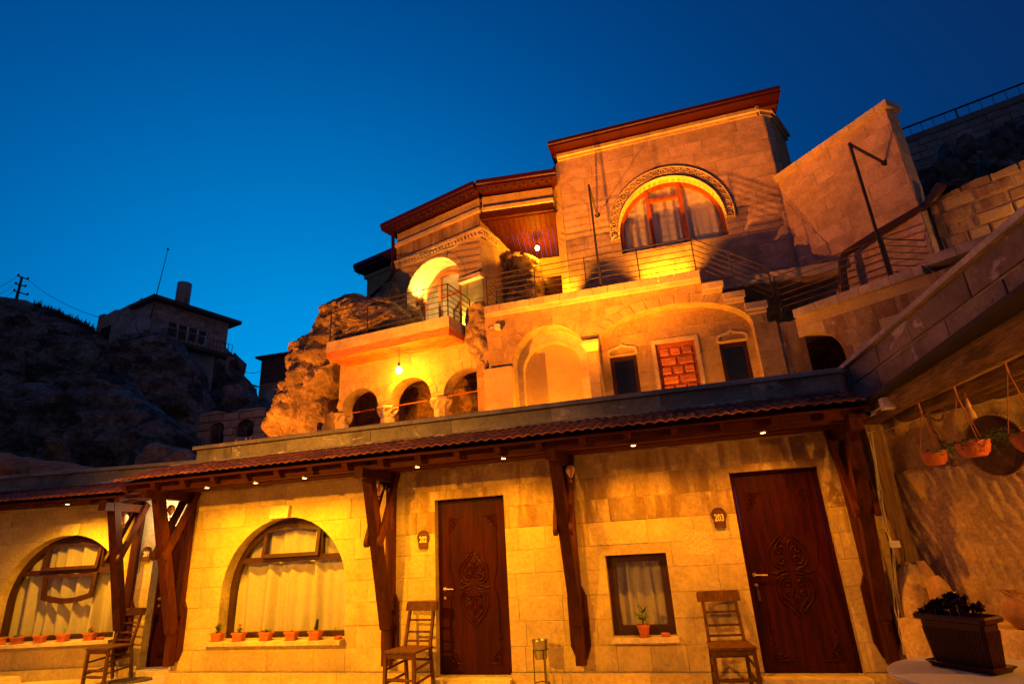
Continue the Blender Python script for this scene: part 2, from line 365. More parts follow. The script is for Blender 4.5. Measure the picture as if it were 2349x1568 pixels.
M_['post'] = mk('old_post_wood', (.20, .115, .058), rough=.8, var=.4, sc=2, fine=.35, fsc=10, grain=(7, 7, .5), bump=.6, bdist=.01, rnd=.1)
M_['chisel'] = mk('chiselled_tuff', (.50, .35, .18), var=.35, sc=1.4, fine=.25, fsc=30, bump=.5, bdist=.012, rnd=0, stains=[((.17, .10, .05), 1.2, .52, .68, .6, None), ((.56, .43, .25), 2.0, .62, .68, .6, None)], offs=False)
M_['tray'] = mk('dark_wooden_tray', (.075, .034, .026), var=.4, sc=5, fine=.3, rnd=0, stains=[((.26, .17, .12), 6, .66, .70, .6, None)])
M_['mat'] = mk('woven_mat', (.10, .075, .055), var=.3, sc=20, fine=.4, fsc=60, bump=.8, rnd=0)
M_['rag'] = mk('balloon_paint', (.60, .06, .04), rough=.5, var=.2, sc=20, fine=.1, rnd=0)
M_['cream'] = mk('balloon_cream', (.75, .62, .45), rough=.5, var=.2, sc=20, fine=.1, rnd=0)
M_['oldwall'] = mk('old_house_stone', (.50, .41, .36), var=.3, sc=1, rnd=.22, bump=.4)
M_['oldpl'] = mk('old_house_plaster', (.46, .40, .37), var=.25, sc=.6, rnd=0)
M_['oldroof'] = mk('old_concrete_roof', (.12, .10, .095), var=.3, sc=.8, rnd=0)
M_['galv'] = mk('galvanised_tank', (.42, .42, .42), rough=.5, var=.2, rnd=0, metal=.3)
M_['farstone'] = mk('far_wall_stone', (.34, .29, .26), var=.3, rnd=.25)
M_['grass'] = mk('dry_grass', (.06, .06, .03), rnd=.2)
M_['glass'] = glassmat('window_glass')
M_['glassd'] = glassmat('dim_glass', (.75, .75, .75))
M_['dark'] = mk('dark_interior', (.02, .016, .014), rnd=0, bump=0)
M_['bulb'] = emis('lit_bulb', (1, .62, .22), 14)
M_['spotl'] = emis('lit_downlight', (1, .55, .16), 9)
M_['floodl'] = emis('lit_flood_lens', (1, .60, .16), 20)
WARM = (1.0, .24, .006)
WARM2 = (1.0, .29, .003)
def lamp(kind, loc, energy, col, parent, size=.05, target=None, spot=None, blend=.6, name='lamp_light'):
    l = bpy.data.lights.new(name, kind); l.energy = energy; l.color = col; l.shadow_soft_size = size
    if kind == 'SPOT': l.spot_size = radians(spot); l.spot_blend = blend
    o = bpy.data.objects.new(name, l); COL.objects.link(o); o.parent = parent
    o.location = V(loc)-(WL[parent.name] if parent else V((0, 0, 0)))
    if target is not None: o.rotation_euler = (V(target)-V(loc)).to_track_quat('-Z', 'Y').to_euler()
    return o
# ------------------------------------------------------------------ ground and lower guesthouse
g = MB(); g.add([(-400, -400, 0), (400, -400, 0), (400, 400, 0), (-400, 400, 0)], [(0, 1, 2, 3)])
g.obj('ground', M_['floor'], loc=(0, 0, 0), kind='structure')
FA = Fr((0, 0), 0)
FL = Fr((-8.2, .5), 12)
house = thing('guesthouse', 'long low stone guesthouse with numbered carved doors and a tiled awning', 'building', (-3, 0, 0))
# openings (u, v) of the main front
D202 = rect(-3.17, -2.215, .10, 2.15); D203 = rect(.53, 1.475, .12, 2.185); W203 = rect(-1.0, -.30, .50, 1.36)
AW2 = arch(-5.45, 1.0, .53, 1.10, 2.085)
OUT_A = [(-7.2, 0), (1.97, 0), (1.97, 2.62), (-7.2, 2.62)]
wall = MB()
wall.slab(FA, OUT_A, -.40, 0, [D202, D203, W203, AW2])
wallo = wall.obj('wall', M_['mortar'], house)
rows = [.15+.2645*i for i in range(10)]
key2 = [(-5.69, 2.075), (-5.39, 2.075), (-5.37, 2.235), (-5.69, 2.245)]
patch = rect(.085-.13, .22, 1.20, 1.48)
pz = [FA.uv(1560, 1213), FA.uv(1632, 1213), FA.uv(1638, 1270), FA.uv(1567, 1272)]
masonry(FA, [(-7.2, .15), (1.97, .15), (1.97, 2.53), (-7.2, 2.53)], [D202, D203, W203, AW2, pz, key2], rows[:7], .34, .74, M_['stone'], wallo, 3, c0=-.05)
masonry(FA, [(-7.2, .15), (-3.6, .15), (-3.6, 2.53), (-7.2, 2.53)], [D202, AW2, pz, key2], rows[6:], .34, .74, M_['stone'], wallo, 31, c0=-.05)
masonry(FA, [(-3.6, .15), (1.97, .15), (1.97, 2.53), (-3.6, 2.53)], [D202, D203, W203, pz], rows[6:], .34, .74, M_['stone_stain'], wallo, 33, c0=-.05)
m = MB(); m.slab(FA, pz, -.05, .006); m.obj('stone_block', M_['stone_new'], wallo)
m = MB(); m.slab(FA, key2, -.05, .07); m.obj('keystone', M_['stone_pale'], wallo)
# rough course under the awning and the plinth
masonry(FA, rect(-7.2, 1.97, 2.53, 2.66), [], [2.53, 2.66], .5, 1.1, M_['stone_stain'], wallo, 5, c0=-.05, c1=.035, jit=.012)
for a, b in ((-7.2, -3.17), (-2.215, .53), (1.475, 1.97)):
    masonry(FA, rect(a, b, 0, .15), [], [0, .15], .7, 1.3, M_['stone'], wallo, int(a*10)+99, c0=-.05, c1=.05, jit=.002, name='plinth_stone')
# end return of the window-2 section
m = MB(); m.box(-7.205, -6.9, .02, 1.4, 0, 2.62); m.obj('end_wall', M_['stone'], house)
# left section
WIN1_R = FL.uv(262, 1440)[0]; WIN1_T = FL.uv(180, 1225)[1]; W1_0 = FL.uv(120, 1470)[1]
W1C = WIN1_R-1.02
AW1 = arch(W1C, 1.02, W1_0, W1_0+.55, WIN1_T)
d1u = FL.uv(321, 1500)[0]
D201 = rect(d1u, d1u+.92, .08, 2.12)
LT = 2.62
OUT_L = rect(-6.5, 1.6, 0, LT)
wl = MB(); wl.slab(FL, OUT_L, -.40, 0, [D201, AW1]); wlo = wl.obj('side_wall', M_['mortar'], house)
masonry(FL, rect(-6.5, 1.6, .15, 2.5), [D201, AW1], rows, .36, .78, M_['stone'], wlo, 12, c0=-.05)
masonry(FL, rect(-6.5, 1.6, 2.5, LT), [], [2.5, LT], .5, 1.1, M_['stone'], wlo, 15, c0=-.05, c1=.035)
masonry(FL, rect(-6.5, d1u, 0, .15), [], [0, .15], .7, 1.3, M_['stone'], wlo, 14, c0=-.05, c1=.05, jit=.002, name='plinth_stone')
kx = FL.uv(262, 1160); k0 = FL.uv(218, 1160)
m = MB(); c_ = W1C+.02; m.slab(FL, [(c_-.17, WIN1_T-.01), (c_+.15, WIN1_T-.01), (c_+.17, WIN1_T+.17), (c_-.17, WIN1_T+.17)], -.05, .05); m.obj('keystone', M_['stone_pale'], wlo)
# sills
def sill(fr, u0, u1, v, par, d=.13):
    m = MB(); m.fbox(fr, u0, u1, v-.05, v, -.25, d); return m.obj('window_sill', M_['stone_pale'], par)
sill(FA, -6.6, -4.44, .525, house); sill(FA, -1.03, -.28, .498, house, .10); sill(FL, W1C-1.2, WIN1_R+.03, W1_0-.003, house)
# thresholds
for fr, a, b, v in ((FA, -3.2, -2.2, .10), (FA, .5, 1.5, .12), (FL, d1u-.03, d1u+1.0, .08)):
    m = MB(); m.fbox(fr, a, b, .0, v-.003, -.3, .16); m.obj('threshold', M_['stone_pale'], house)
# reveals: solid side linings so that the openings read deep
# ---- doors
def spiral(cx, cy, r0, r1, a0, turns, n=16):
    return [(cx+(r0+(r1-r0)*i/n)*cos(a0+turns*2*pi*i/n), cy+(r0+(r1-r0)*i/n)*sin(a0+turns*2*pi*i/n)) for i in range(n+1)]
def bez(p0, p1, p2, p3, n=14):
    o = []
    for i in range(n+1):
        t = i/n; a = (1-t)**3; b = 3*t*(1-t)**2; c = 3*t*t*(1-t); d = t**3
        o.append((a*p0[0]+b*p1[0]+c*p2[0]+d*p3[0], a*p0[1]+b*p1[1]+c*p2[1]+d*p3[1]))
    return o
MED = [bez((0, .48), (.03, .36), (.23, .34), (.21, .15)), bez((.21, .15), (.19, .02), (.10, .04), (.03, .02)),
       bez((0, .44), (.04, .32), (.17, .30), (.165, .16)), bez((.165, .16), (.16, .06), (.08, .07), (.06, .10)),
       spiral(.075, .13, .035, .008, -.6, 1.3), bez((.02, .10), (.02, .25), (.06, .28), (.10, .26)), spiral(.105, .225, .036, .008, 1.4, -1.2),
       bez((.0, .12), (0, .3), (.03, .33), (.05, .33)), bez((.04, 0), (.1, .04), (.14, -.03), (.25, 0)), bez((.12, .0), (.17, -.035), (.2, -.02), (.25, 0)),
       bez((.03, -.02), (.10, -.04), (.20, -.04), (.21, -.17)), bez((.21, -.17), (.20, -.36), (.05, -.38), (0, -.50)),
       bez((.06, -.07), (.15, -.05), (.17, -.12), (.165, -.18)), bez((.165, -.18), (.15, -.30), (.04, -.34), (0, -.44)),
       spiral(.07, -.12, .04, .008, .6, -1.3), spiral(.075, -.235, .036, .008, -1.2, 1.2), bez((.01, -.1), (.02, -.2), (.03, -.26), (.06, -.27)),
       bez((0, -.33), (.02, -.3), (.02, -.28), (0, -.24)), spiral(.055, .41, .022, .006, 2.8, 1.1), spiral(.055, -.42, .022, .006, -2.8, -1.1)]
CORN = [bez((0, 0), (.08, .03), (.14, .01), (.24, .015)), bez((0, 0), (.03, .08), (.01, .14), (.015, .26)), spiral(.06, .06, .045, .010, 0, 1.3), spiral(.13, .05, .03, .007, 0, -1.2), spiral(.05, .14, .03, .007, 1, 1.2), bez((.16, .02), (.12, .12), (.07, .16), (.02, .22)), spiral(.09, .10, .02, .005, 2, 1)]
def carved_door(fr, op, leafc, par, handle_left=True, key=False):
    u0, u1, v0, v1 = bbox(op); w = u1-u0; h = v1-v0; cu = (u0+u1)/2
    fm = MB(); fm.slab(fr, rect(u0+.002, u1-.002, v0+.001, v1-.002), leafc-.06, leafc+.0, [rect(u0+.04, u1-.04, v0+.0011, v1-.04)])
    d = thing('door', None, None, fr.p(cu, v0, leafc), parent=par)
    fm.obj('door_frame', M_['door'], d)
    lf = MB(); lf.fbox(fr, u0+.045, u1-.045, v0+.004, v1-.045, leafc-.05, leafc-.008); lf.obj('door_leaf', M_['door'], d)
    rc = leafc-.007; mc = v0+h*.475
    def relief(nm, curves, f, r):
        m = MB()
        for c in curves:
            n = len(c); rr = [r*(.45+.55*sin(pi*min(1, max(0, (i+.5)/n)))) for i in range(n)]
            m.tube([fr.p(*f(x, y), rc) for x, y in c], rr, 6)
        m.obj(nm, M_['door'], d, smooth=60)
    relief('centre_carving', [[(s*x, y) for x, y in c] for c in MED for s in (1, -1)], lambda x, y: (cu+x*w*.95, mc+y*h*.46), .013)
    for su in (1, -1):
        for sv in (1, -1):
            relief('corner_carving', CORN, lambda x, y: (cu-su*(w/2-.14)+su*x*w*.9, (v0+.10 if sv > 0 else v1-.22)+sv*y*h*.44), .011)
    for s in (1, -1):
        relief('vine_carving', [bez((s*.33*w, h*.32), (s*.33*w, h*.18), (s*.36*w, h*.12), (s*.27*w, .0)), bez((s*.27*w, 0), (s*.38*w, -h*.08), (s*.30*w, -h*.2), (s*.35*w, -h*.27)),
                                [(s*.33*w+.03*(p[0]), h*.32+.03*p[1]) for p in spiral(0, 1, 1, .2, -1.57, s*1.1)], [(s*.33*w+.03*(p[0]), -h*.285+.03*p[1]) for p in spiral(0, 0, 1, .2, .6, -s*1.1)]],
               lambda x, y: (cu+x, mc+y), .007)
    hu = u0+.085 if handle_left else u1-.085
    m = MB(); m.tube([fr.p(hu, v0+.96, rc), fr.p(hu, v0+.96, rc+.05), fr.p(hu+.13, v0+.955, rc+.052)], .009, 8); m.lathe(fr.p(hu, v0+.96, rc), [(.024, 0), (.022, .012)], 12, fr.n)
    m.obj('door_handle', M_['brass'], d, smooth=40); m = MB(); m.lathe(fr.p(hu, v0+.855, rc), [(.020, 0), (.018, .012)], 12, fr.n); m.obj('lock_plate', M_['brass'], d, smooth=40)
    if key:
        m = MB(); m.tube([fr.p(hu, v0+.855, rc+.02), fr.p(hu+.005, v0+.80, rc+.03)], .006, 6); m.fbox(fr, hu-.008, hu+.022, v0+.70, v0+.80, rc+.026, rc+.034); m.obj('key_fob', M_['chair'], d)
    return d
carved_door(FA, D202, -.10, house)
carved_door(FA, D203, -.10, house, key=True)
carved_door(FL, D201, -.16, house)
# ---- windows
def curtain(fr, u0, u1, v0, v1, c, name, label, seed, waves=9, amp=.03, group=None, mat='curt'):
    rd = random.Random(seed); nu = 110; nv = 14; vs = []; fs = []
    ph = [rd.uniform(0, 6.28) for _ in range(5)]; fq = [waves*rd.uniform(.6, 1.5) for _ in range(5)]
    for j in range(nv+1):
        for i in range(nu+1):
            s = i/nu; t = j/nv
            d = sum(sin(s*f*6.28+p+.5*t*sin(p*3))*a for f, p, a in zip(fq, ph, (.5, .4, .3, .25, .2)))
            d += .6*noise.noise((s*waves*2, t*.6, seed))
            vs.append(fr.p(u0+(u1-u0)*s+.012*sin(t*3+s*20), v0+(v1-v0)*t, c+amp*d*(1-.35*t)))
    for j in range(nv):
        for i in range(nu):
            a = j*(nu+1)+i; fs.append((a, a+1, a+nu+2, a+nu+1))
    return mkobj(name, vs, fs, M_[mat], None, 180, label=label, cat='curtain', group=group)
def arch_window(fr, op, c, par, seed, drop=False):
    u0, u1, v0, v1 = bbox(op); cu = (u0+u1)/2; hw = (u1-u0)/2; h = v1-v0
    vs_ = v0+(h-hw*.97); t = .085
    wdo = thing('window', None, None, fr.p(cu, v0, c), parent=par)
    inner = arch(cu, hw-t, v0+t*.8, vs_, v1-t)
    m = MB(); m.slab(fr, arch(cu, hw-.002, v0+.002, vs_, v1-.002), c-.07, c, [inner]); m.obj('frame', M_['frame'], wdo)
    tv = v0+h*.645
    half = lambda v: (hw-t)*sqrt(max(0, 1-((v-vs_)/(v1-t-vs_))**2)) if v > vs_ else hw-t
    m = MB(); m.fbox(fr, cu-half(tv), cu+half(tv), tv-.04, tv+.035, c-.06, c+.012); m.obj('transom', M_['frame'], wdo)
    mu = hw*.47
    for s in (-1, 1):
        m = MB(); m.fbox(fr, cu+s*mu-.03, cu+s*mu+.03, tv+.036, vs_+(v1-t-vs_)*sqrt(1-(mu/(hw-t))**2)+.02, c-.058, c+.006); m.obj('mullion', M_['frame'], wdo)
    # tilted top sash
    sw = mu-.005; sv0 = tv+.02; sv1 = v1-.10
    tilt = .10
    sf = FrG(fr.p(cu, sv0, c+.05+tilt*.0), fr.u, (fr.v*(sv1-sv0)-fr.n*.06))
    sh = sqrt((sv1-sv0)**2+.06**2); in_ = [(-sw+.05, .05), (sw-.05, .05)] + [(sw-.05-(2*sw-.10)*i/10, sh-.10+.05*sin(pi*i/10)) for i in range(11)]
    m = MB(); m.slab(sf, rect(-sw, sw, 0, sh), -.02, .02, [in_]); sa = m.obj('top_sash', M_['frame'], wdo)
    m = MB(); m.slab(sf, in_, -.004, .004); m.obj('pane', M_['glass'], sa)
    m = MB(); m.slab(fr, inner, c-.045, c-.037, [rect(cu-half(tv), cu+half(tv), tv-.04, tv+.035), rect(cu-mu-.03, cu+mu+.03, tv, v1)])
    m.obj('pane', M_['glass'], wdo)
    if drop:
        dw = sw*.98; dv = tv-.045; hh = h*.235
        out = [(cu+dw, dv), (cu-dw, dv)] + [(cu-dw*.93+2*dw*.93*i/12, dv-hh-.075*sin(pi*i/12)) for i in range(13)]
        k = .065; inn = [(cu+dw-k, dv-k*.8), (cu-dw+k, dv-k*.8)] + [(cu-(dw-k)*.92+2*(dw-k)*.92*i/12, dv-hh+k-.06*sin(pi*i/12)) for i in range(13)]
        m = MB(); m.slab(fr, out, c-.03, c+.02, [inn]); sb = m.obj('drop_sash', M_['frame'], wdo)
        m = MB(); m.slab(fr, inn, c-.01, c-.002); m.obj('pane', M_['glass'], sb)
    return wdo
arch_window(FA, AW2, -.17, house, 1); arch_window(FL, AW1, -.17, house, 2, drop=True)
curtain(FA, -6.5, -4.4, .54, 2.1, -.29, 'curtain', 'gathered cream net curtain inside the arched window between doors 201 and 202', 5, 8, .075)
curtain(FL, W1C-1.05, W1C+1.05, W1_0+.01, WIN1_T+.02, -.30, 'curtain', 'gathered cream net curtain inside the arched window beside door 201 with four planters', 8, 9, .07)
wq = thing('window', None, None, FA.p(-.65, .5, -.1), parent=house)
m = MB(); m.slab(FA, rect(-.998, -.302, .502, 1.358), -.16, -.09, [rect(-.905, -.385, .60, 1.275)]); m.obj('frame', M_['frame'], wq)
m = MB(); m.fbox(FA, -.904, -.386, .601, 1.274, -.14, -.132); m.obj('pane', M_['glass'], wq)
curtain(FA, -1.0, -.3, .51, 1.36, -.28, 'curtain', 'narrow cream net curtain inside the small square window by door 203', 11, 5, .03)
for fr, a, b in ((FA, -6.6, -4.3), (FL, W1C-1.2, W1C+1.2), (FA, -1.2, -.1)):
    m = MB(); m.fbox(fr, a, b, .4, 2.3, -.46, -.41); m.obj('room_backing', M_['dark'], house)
# ---- parapet, its coping
PT = 3.20
m = MB(); m.box(-7.2, 1.97, .03, .22, 2.62, PT); par = m.obj('parapet', M_['grey'], house)
masonry(Fr((0, .03), 0), rect(-7.2, 1.97, 2.66, PT), [], [2.66, PT], .95, 1.5, M_['grey'], par, 4, c0=-.02, c1=.012, jit=.003, gap=.006, name='parapet_stone')
u = -7.24
rd = random.Random(3)
while u < 1.9:
    l = rd.uniform(1.1, 1.5); b = min(u+l, 2.02)
    m = MB(); prof = [(-.055, 0), (-.055, .045), (-.035, .06), (.25, .065), (.25, 0)]
    m.rings([[(x, p[0]+.012, PT+p[1]) for p in prof][::-1] for x in (u+.003, b-.003)]); m.obj('coping_stone', M_['cope'], par); u = b
vL = FL.uv(222, 1072)[1]
FLP = Fr((-8.2, .5), 9)
vL = FLP.uv(222, 1072)[1]-.065
m = MB(); m.fbox(FLP, -6.5, 1.5, 2.55, vL, -.22, -.03); parl = m.obj('side_parapet', M_['grey'], house)
u = -6.5
while u < 1.45:
    b = min(u+rd.uniform(1.2, 1.6), 1.5); m = MB()
    m.rings([[FLP.p(x, vL+p[1], -p[0]-.012) for p in prof] for x in (u+.003, b-.003)]); m.obj('coping_stone', M_['cope'], parl); u = b
# ---- roof terrace slab of the lower house
m = MB(); m.box(-7.2, 2.4, .22, 6.0, 2.70, 2.86); m.obj('roof_terrace', M_['floor'], house)
# ---- awning
def tile_mesh(w, l, nm):
    n = 12; vs = []; fs = []
    for k, (y, dz) in enumerate(((0, 0), (l, 0))):
        for i in range(n+1):
            s = i/n; z = .020*(.5-.5*cos(s*4*pi))**.8
            vs.append((s*w, y, z+.018)); 
        for i in range(n+1):
            s = i/n; z = .020*(.5-.5*cos(s*4*pi))**.8
            vs.append((s*w, y, z))
    q = n+1
    for i in range(n):
        fs += [(i, i+1, 2*q+i+1, 2*q+i), (q+i+1, q+i, 3*q+i, 3*q+i+1), (q+i, q+i+1, i+1, i), (2*q+i, 2*q+i+1, 3*q+i+1, 3*q+i)]
    fs += [(q, 0, 2*q, 3*q), (n, q+n, 3*q+n, 2*q+n)]
    return mesh(nm, [V(v) for v in vs], fs, M_['tile'], 50)
TM = tile_mesh(.232, .40, 'roof_tile')
def awning(fr, ua, ub, e_c, e_v, t_v, seed, lamps=True):
    aw = thing('awning', None, None, fr.p((ua+ub)/2, 2.5, 0), parent=house)
    sl = atan2(t_v-e_v, e_c); ln = sqrt((t_v-e_v)**2+e_c**2)
    m = MB(); a, b = fr.p(0, e_v-.015, e_c), fr.p(0, t_v-.015, 0)
    q = [fr.p(ua, e_v-.02, e_c-.03), fr.p(ub, e_v-.02, e_c-.03), fr.p(ub, t_v-.02, .03), fr.p(ua, t_v-.02, .03)]
    m.rings([q, [x-V((0, 0, .025)) for x in q]]); m.f = [f for f in m.f]; m.obj('roof_board', M_['woodh'], aw)
    rd = random.Random(seed)
    nc = 3; ex = (ln-.03)/nc
    for k in range(nc):
        s = k*ex; u = ua
        while u < ub-.1:
            c = e_c+.03-s*cos(sl); v = e_v+s*sin(sl)+.004+.016*(1 if k else 1)
            o = inst('roof_tile', TM, aw, fr.p(u+rd.uniform(-.004, .004), v+rd.uniform(-.003, .003), c), rot=(sl-.045+rd.uniform(-.015, .015), rd.uniform(-.012, .012), fr.th+rd.uniform(-.012, .012)))
            u += .225
    # mortar fillet between tiles and wall
    m = MB(); m.tube([fr.p(ua+(ub-ua)*i/20, t_v+.03+.012*rd.uniform(-1, 1), .03) for i in range(21)], .035, 7); m.obj('mortar_fillet', M_['grey'], aw, smooth=60)
    u = ua+.12
    while u < ub:
        m = MB(); m.bar(fr.p(u, t_v-.09, .01), fr.p(u, e_v-.075, e_c-.05), .075, .075); m.obj('rafter', M_['wood'], aw); u += .50
    m = MB(); m.fbox(fr, ua, ub, 2.53, 2.64, e_c-.30, e_c-.17); m.obj('front_beam', M_['woodh'], aw)
    m = MB(); m.fbox(fr, ua, ub, 2.545, 2.60, .10, .42); m.obj('soffit_board', M_['woodh'], aw)
    return aw
awning(FA, -7.62, 1.86, .92, 2.665, 2.955, 9)
awning(Fr((-8.2, .5), 8), -4.2, .75, .95, 2.58, 2.86, 10)
def bracket(fr, u, top=2.58):
    b = thing('bracket', None, None, fr.p(u, .3, 0), parent=house)
    def P(nm, m): m.obj(nm, M_['wood'], b)
    P('wall_post', MB().fbox(fr, u-.06, u+.06, .85, top, .014, .085))
    m = MB(); hx = [(u-.06, .28), (u+.06, .28), (u+.115, .42), (u+.115, .93), (u+.06, 1.05), (u-.06, 1.05), (u-.115, .93), (u-.115, .42)]; m.slab(fr, hx, .0135, .06); P('foot_plate', m)
    m = MB(); m.fbox(fr, u-.055, u+.055, .24, .70, .062, .16); P('foot_block', m)
    P('strut', MB().bar(fr.p(u, .66, .13), fr.p(u, top+.07, .71), .125, .125, fr.n))
    P('arm', MB().bar(fr.p(u, top-.10, .09), fr.p(u, top-.10, .90), .115, .115))
    for s in (-1, 1):
        m = MB(); p0 = fr.p(u+s*.092, top-.02, .05); p1 = fr.p(u+s*.092, 1.66, .50); m.bar(p0, p1, .045, .10, fr.n); e = (p1-p0).normalized()
        m.lathe(p1-fr.u*.0215, [(.049, 0), (.049, .043)], 12, fr.u); P('brace', m)
bracket(FA, -7.1); bracket(FA, -3.78); bracket(FA, -1.37); bracket(FA, 1.72)
b1 = FL.uv(287, 1450); bracket(FL, b1[0], 2.52)
# ---- recessed downlights
LAMPS = [(474, 1125), (586, 1113), (698, 1102), (957, 1079), (1155, 1059), (1453, 1028), (1749, 991)]
place = ['between door 201 and the arched window', 'left of the arched window keystone', 'right of the arched window keystone', 'between bracket and door 202', 'above the right edge of door 202', 'above the small square window', 'above door 203']
def downlight(p, lab, e=150, col=WARM2):
    t = thing('downlight', 'small lit downlight under the tiled awning '+lab, 'downlight', p, 'downlights under the awning')
    m = MB(); m.lathe(p, [(.040, .0), (.040, .018), (.028, .019)], 16, (0, 0, -1)); m.obj('rim', M_['steel'], t, smooth=40)
    m = MB(); m.lathe(p-V((0, 0, .0195)), [(.026, 0), (.024, .003)], 16, (0, 0, -1)); m.obj('lens', M_['spotl'], t)
    lamp('SPOT', p-V((0, 0, .06)), e, col, t, .035, p-V((0, 0, 3)), 162, .9)
for (x, y), lab in zip(LAMPS, place):
    q = atY(x, y, -.70); q.z = 2.525; k_ = min(1, max(0, (q.x+6)/6.5)); downlight(q, lab, 150-35*k_, (1, .41-.11*k_, .004-.003*k_))
q = hit(153, 1163, FL.o+FL.n*.72, FL.n); q.z = 2.525; downlight(q, 'above the arched window beside door 201', 330, (1, .40, .008))
# ---- cool wall lamp by door 201
# ------------------------------------------------------------------ small things along the front
def leafquad(m, base, d, w, up=V((0, 0, 1))):
    d = V(d); sd = d.cross(up)
    if sd.length < 1e-5: sd = V((1, 0, 0))
    sd = sd.normalized()*w; base = V(base)
    k = d.cross(sd).normalized()*(d.length*.08)
    m.add([base, base+d*.45+sd+k, base+d, base+d*.45-sd+k, base+d*.5-k*.6], [(0, 1, 4), (1, 2, 4), (2, 3, 4), (3, 0, 4)])
def plant(kind, p, t, seed, sc=1.0):
    rd = random.Random(seed); m = MB(); p = V(p); mat = 'leaf'
    if kind == 'spiky':
        for i in range(26):
            a = rd.uniform(0, 6.28); e = rd.uniform(.2, 1.3); b = p+V((rd.uniform(-.02, .02), rd.uniform(-.02, .02), rd.uniform(0, .07)))*sc
            leafquad(m, b, V((cos(a)*cos(e), sin(a)*cos(e), sin(e)))*rd.uniform(.05, .09)*sc, .009*sc)
        m.tube([p, p+V((0, 0, .08))*sc], .006*sc, 5)
    elif kind == 'flower':
        for i in range(16):
            a = rd.uniform(0, 6.28); e = rd.uniform(0, .9); leafquad(m, p+V((0, 0, rd.uniform(0, .05)))*sc, V((cos(a)*cos(e), sin(a)*cos(e), sin(e)))*rd.uniform(.035, .06)*sc, .013*sc)
        m.tube([p, p+V((.005, 0, .09))*sc], .004*sc, 5)
        f = MB()
        for i in range(14):
            a = i*2.4; e = rd.uniform(-.1, .9); leafquad(f, p+V((.005, 0, .095))*sc, V((cos(a)*cos(e), sin(a)*cos(e), sin(e)))*.034*sc, .013*sc)
        f.obj('blossom', M_['flower'], t)
    elif kind == 'low':
        for i in range(60):
            a = rd.uniform(0, 6.28); e = rd.uniform(.1, 1.2); b = p+V((rd.uniform(-.07, .07), rd.uniform(-.03, .03), 0))*sc
            leafquad(m, b, V((cos(a)*cos(e), sin(a)*cos(e), sin(e)))*rd.uniform(.03, .06)*sc, .008*sc)
    elif kind == 'cone':
        for i in range(60):
            h = i/60; a = i*2.4; leafquad(m, p+V((0.02*h, 0, .015+h*.13))*sc, V((cos(a), sin(a), .5))*(.042*(1-h*.5))*sc, .013*sc)
        m.tube([p, p+V((.02, 0, .15))*sc], .005*sc, 5)
    elif kind == 'twig':
        m.tube([p, p+V((.01, 0, .04))*sc, p+V((-.01, 0, .07))*sc, p+V((.02, 0, .10))*sc], .004*sc, 5)
        for i in range(6): leafquad(m, p+V((.0, 0, .05+i*.008))*sc, V((cos(i*2.1), sin(i*2.1), .3))*.025*sc, .006*sc)
    elif kind == 'sprout':
        for i in range(5): leafquad(m, p, V((cos(i*1.5)*.4, sin(i*1.5)*.4, 1))*.03*sc, .007*sc)
    elif kind == 'bigleaf':
        m.tube([p, p+V((.0, 0, .16))*sc], .007*sc, 6)
        for i in range(15):
            h = rd.uniform(.03, .17); a = i*2.4; e = rd.uniform(.0, .8); leafquad(m, p+V((0, 0, h))*sc, V((cos(a)*cos(e), sin(a)*cos(e), sin(e)))*rd.uniform(.07, .10)*sc, .023*sc)
    elif kind == 'trail':
        for k in range(13):
            a = rd.uniform(0, 6.28); q = p+V((cos(a), sin(a), 0))*.05*sc; d = V((cos(a), sin(a), rd.uniform(.6, 1.6))).normalized(); pts = [q]
            for i in range(6):
                d = (d+V((0, 0, -.28))+V((rd.uniform(-.2, .2), rd.uniform(-.2, .2), 0))).normalized(); q = q+d*.035*sc; pts.append(q)
                for z in range(4):
                    b = rd.uniform(0, 6.28); leafquad(m, q, V((cos(b), sin(b), rd.uniform(-.2, .6)))*.028*sc, .008*sc)
            m.tube(pts, .0025*sc, 4)
    m.obj('foliage', M_[mat], t)
def ringr(c, rx, ry, z, u, n=4, ch=.25):
    """chamfered rectangle loop"""
    u = V(u); w = V((-u.y, u.x, 0)); k = min(rx, ry)*ch; o = []
    for sx, sy in ((1, 1), (-1, 1), (-1, -1), (1, -1)):
        a, b = (sx*rx, sy*(ry-k)), (sx*(rx-k), sy*ry)
        for q in ((a, b) if sx*sy > 0 else (b, a)): o.append(V(c)+u*q[0]+w*q[1]+V((0, 0, z)))
    return o
def planter(fr, u, v, c, kind, seed, lab, lx=.085, ly=.06, h=.105):
    p = fr.p(u, v, c); t = thing('flower_pot', lab, 'flower pot', p, 'terracotta planters on the window sills')
    m = MB(); m.rings([ringr(p, lx*.78, ly*.78, .012, fr.u), ringr(p, lx*.95, ly*.95, h-.02, fr.u), ringr(p, lx*1.08, ly*1.08, h-.02, fr.u), ringr(p, lx*1.08, ly*1.08, h, fr.u), ringr(p, lx*.95, ly*.95, h, fr.u), ringr(p, lx*.92, ly*.92, h-.02, fr.u)])
    m.obj('pot', M_['terra'], t, smooth=30)
    m = MB(); m.rings([ringr(p, lx*.85, ly*.88, 0, fr.u), ringr(p, lx*1.0, ly*1.02, .014, fr.u)]); m.obj('saucer', M_['terra'], t)
    m = MB(); m.rings([ringr(p, lx*.9, ly*.9, h-.019, fr.u), ringr(p, lx*.88, ly*.88, h-.010, fr.u)]); m.obj('soil', M_['soil'], t)
    if kind: plant(kind, p+V((0, 0, h-.012)), t, seed)
    return t
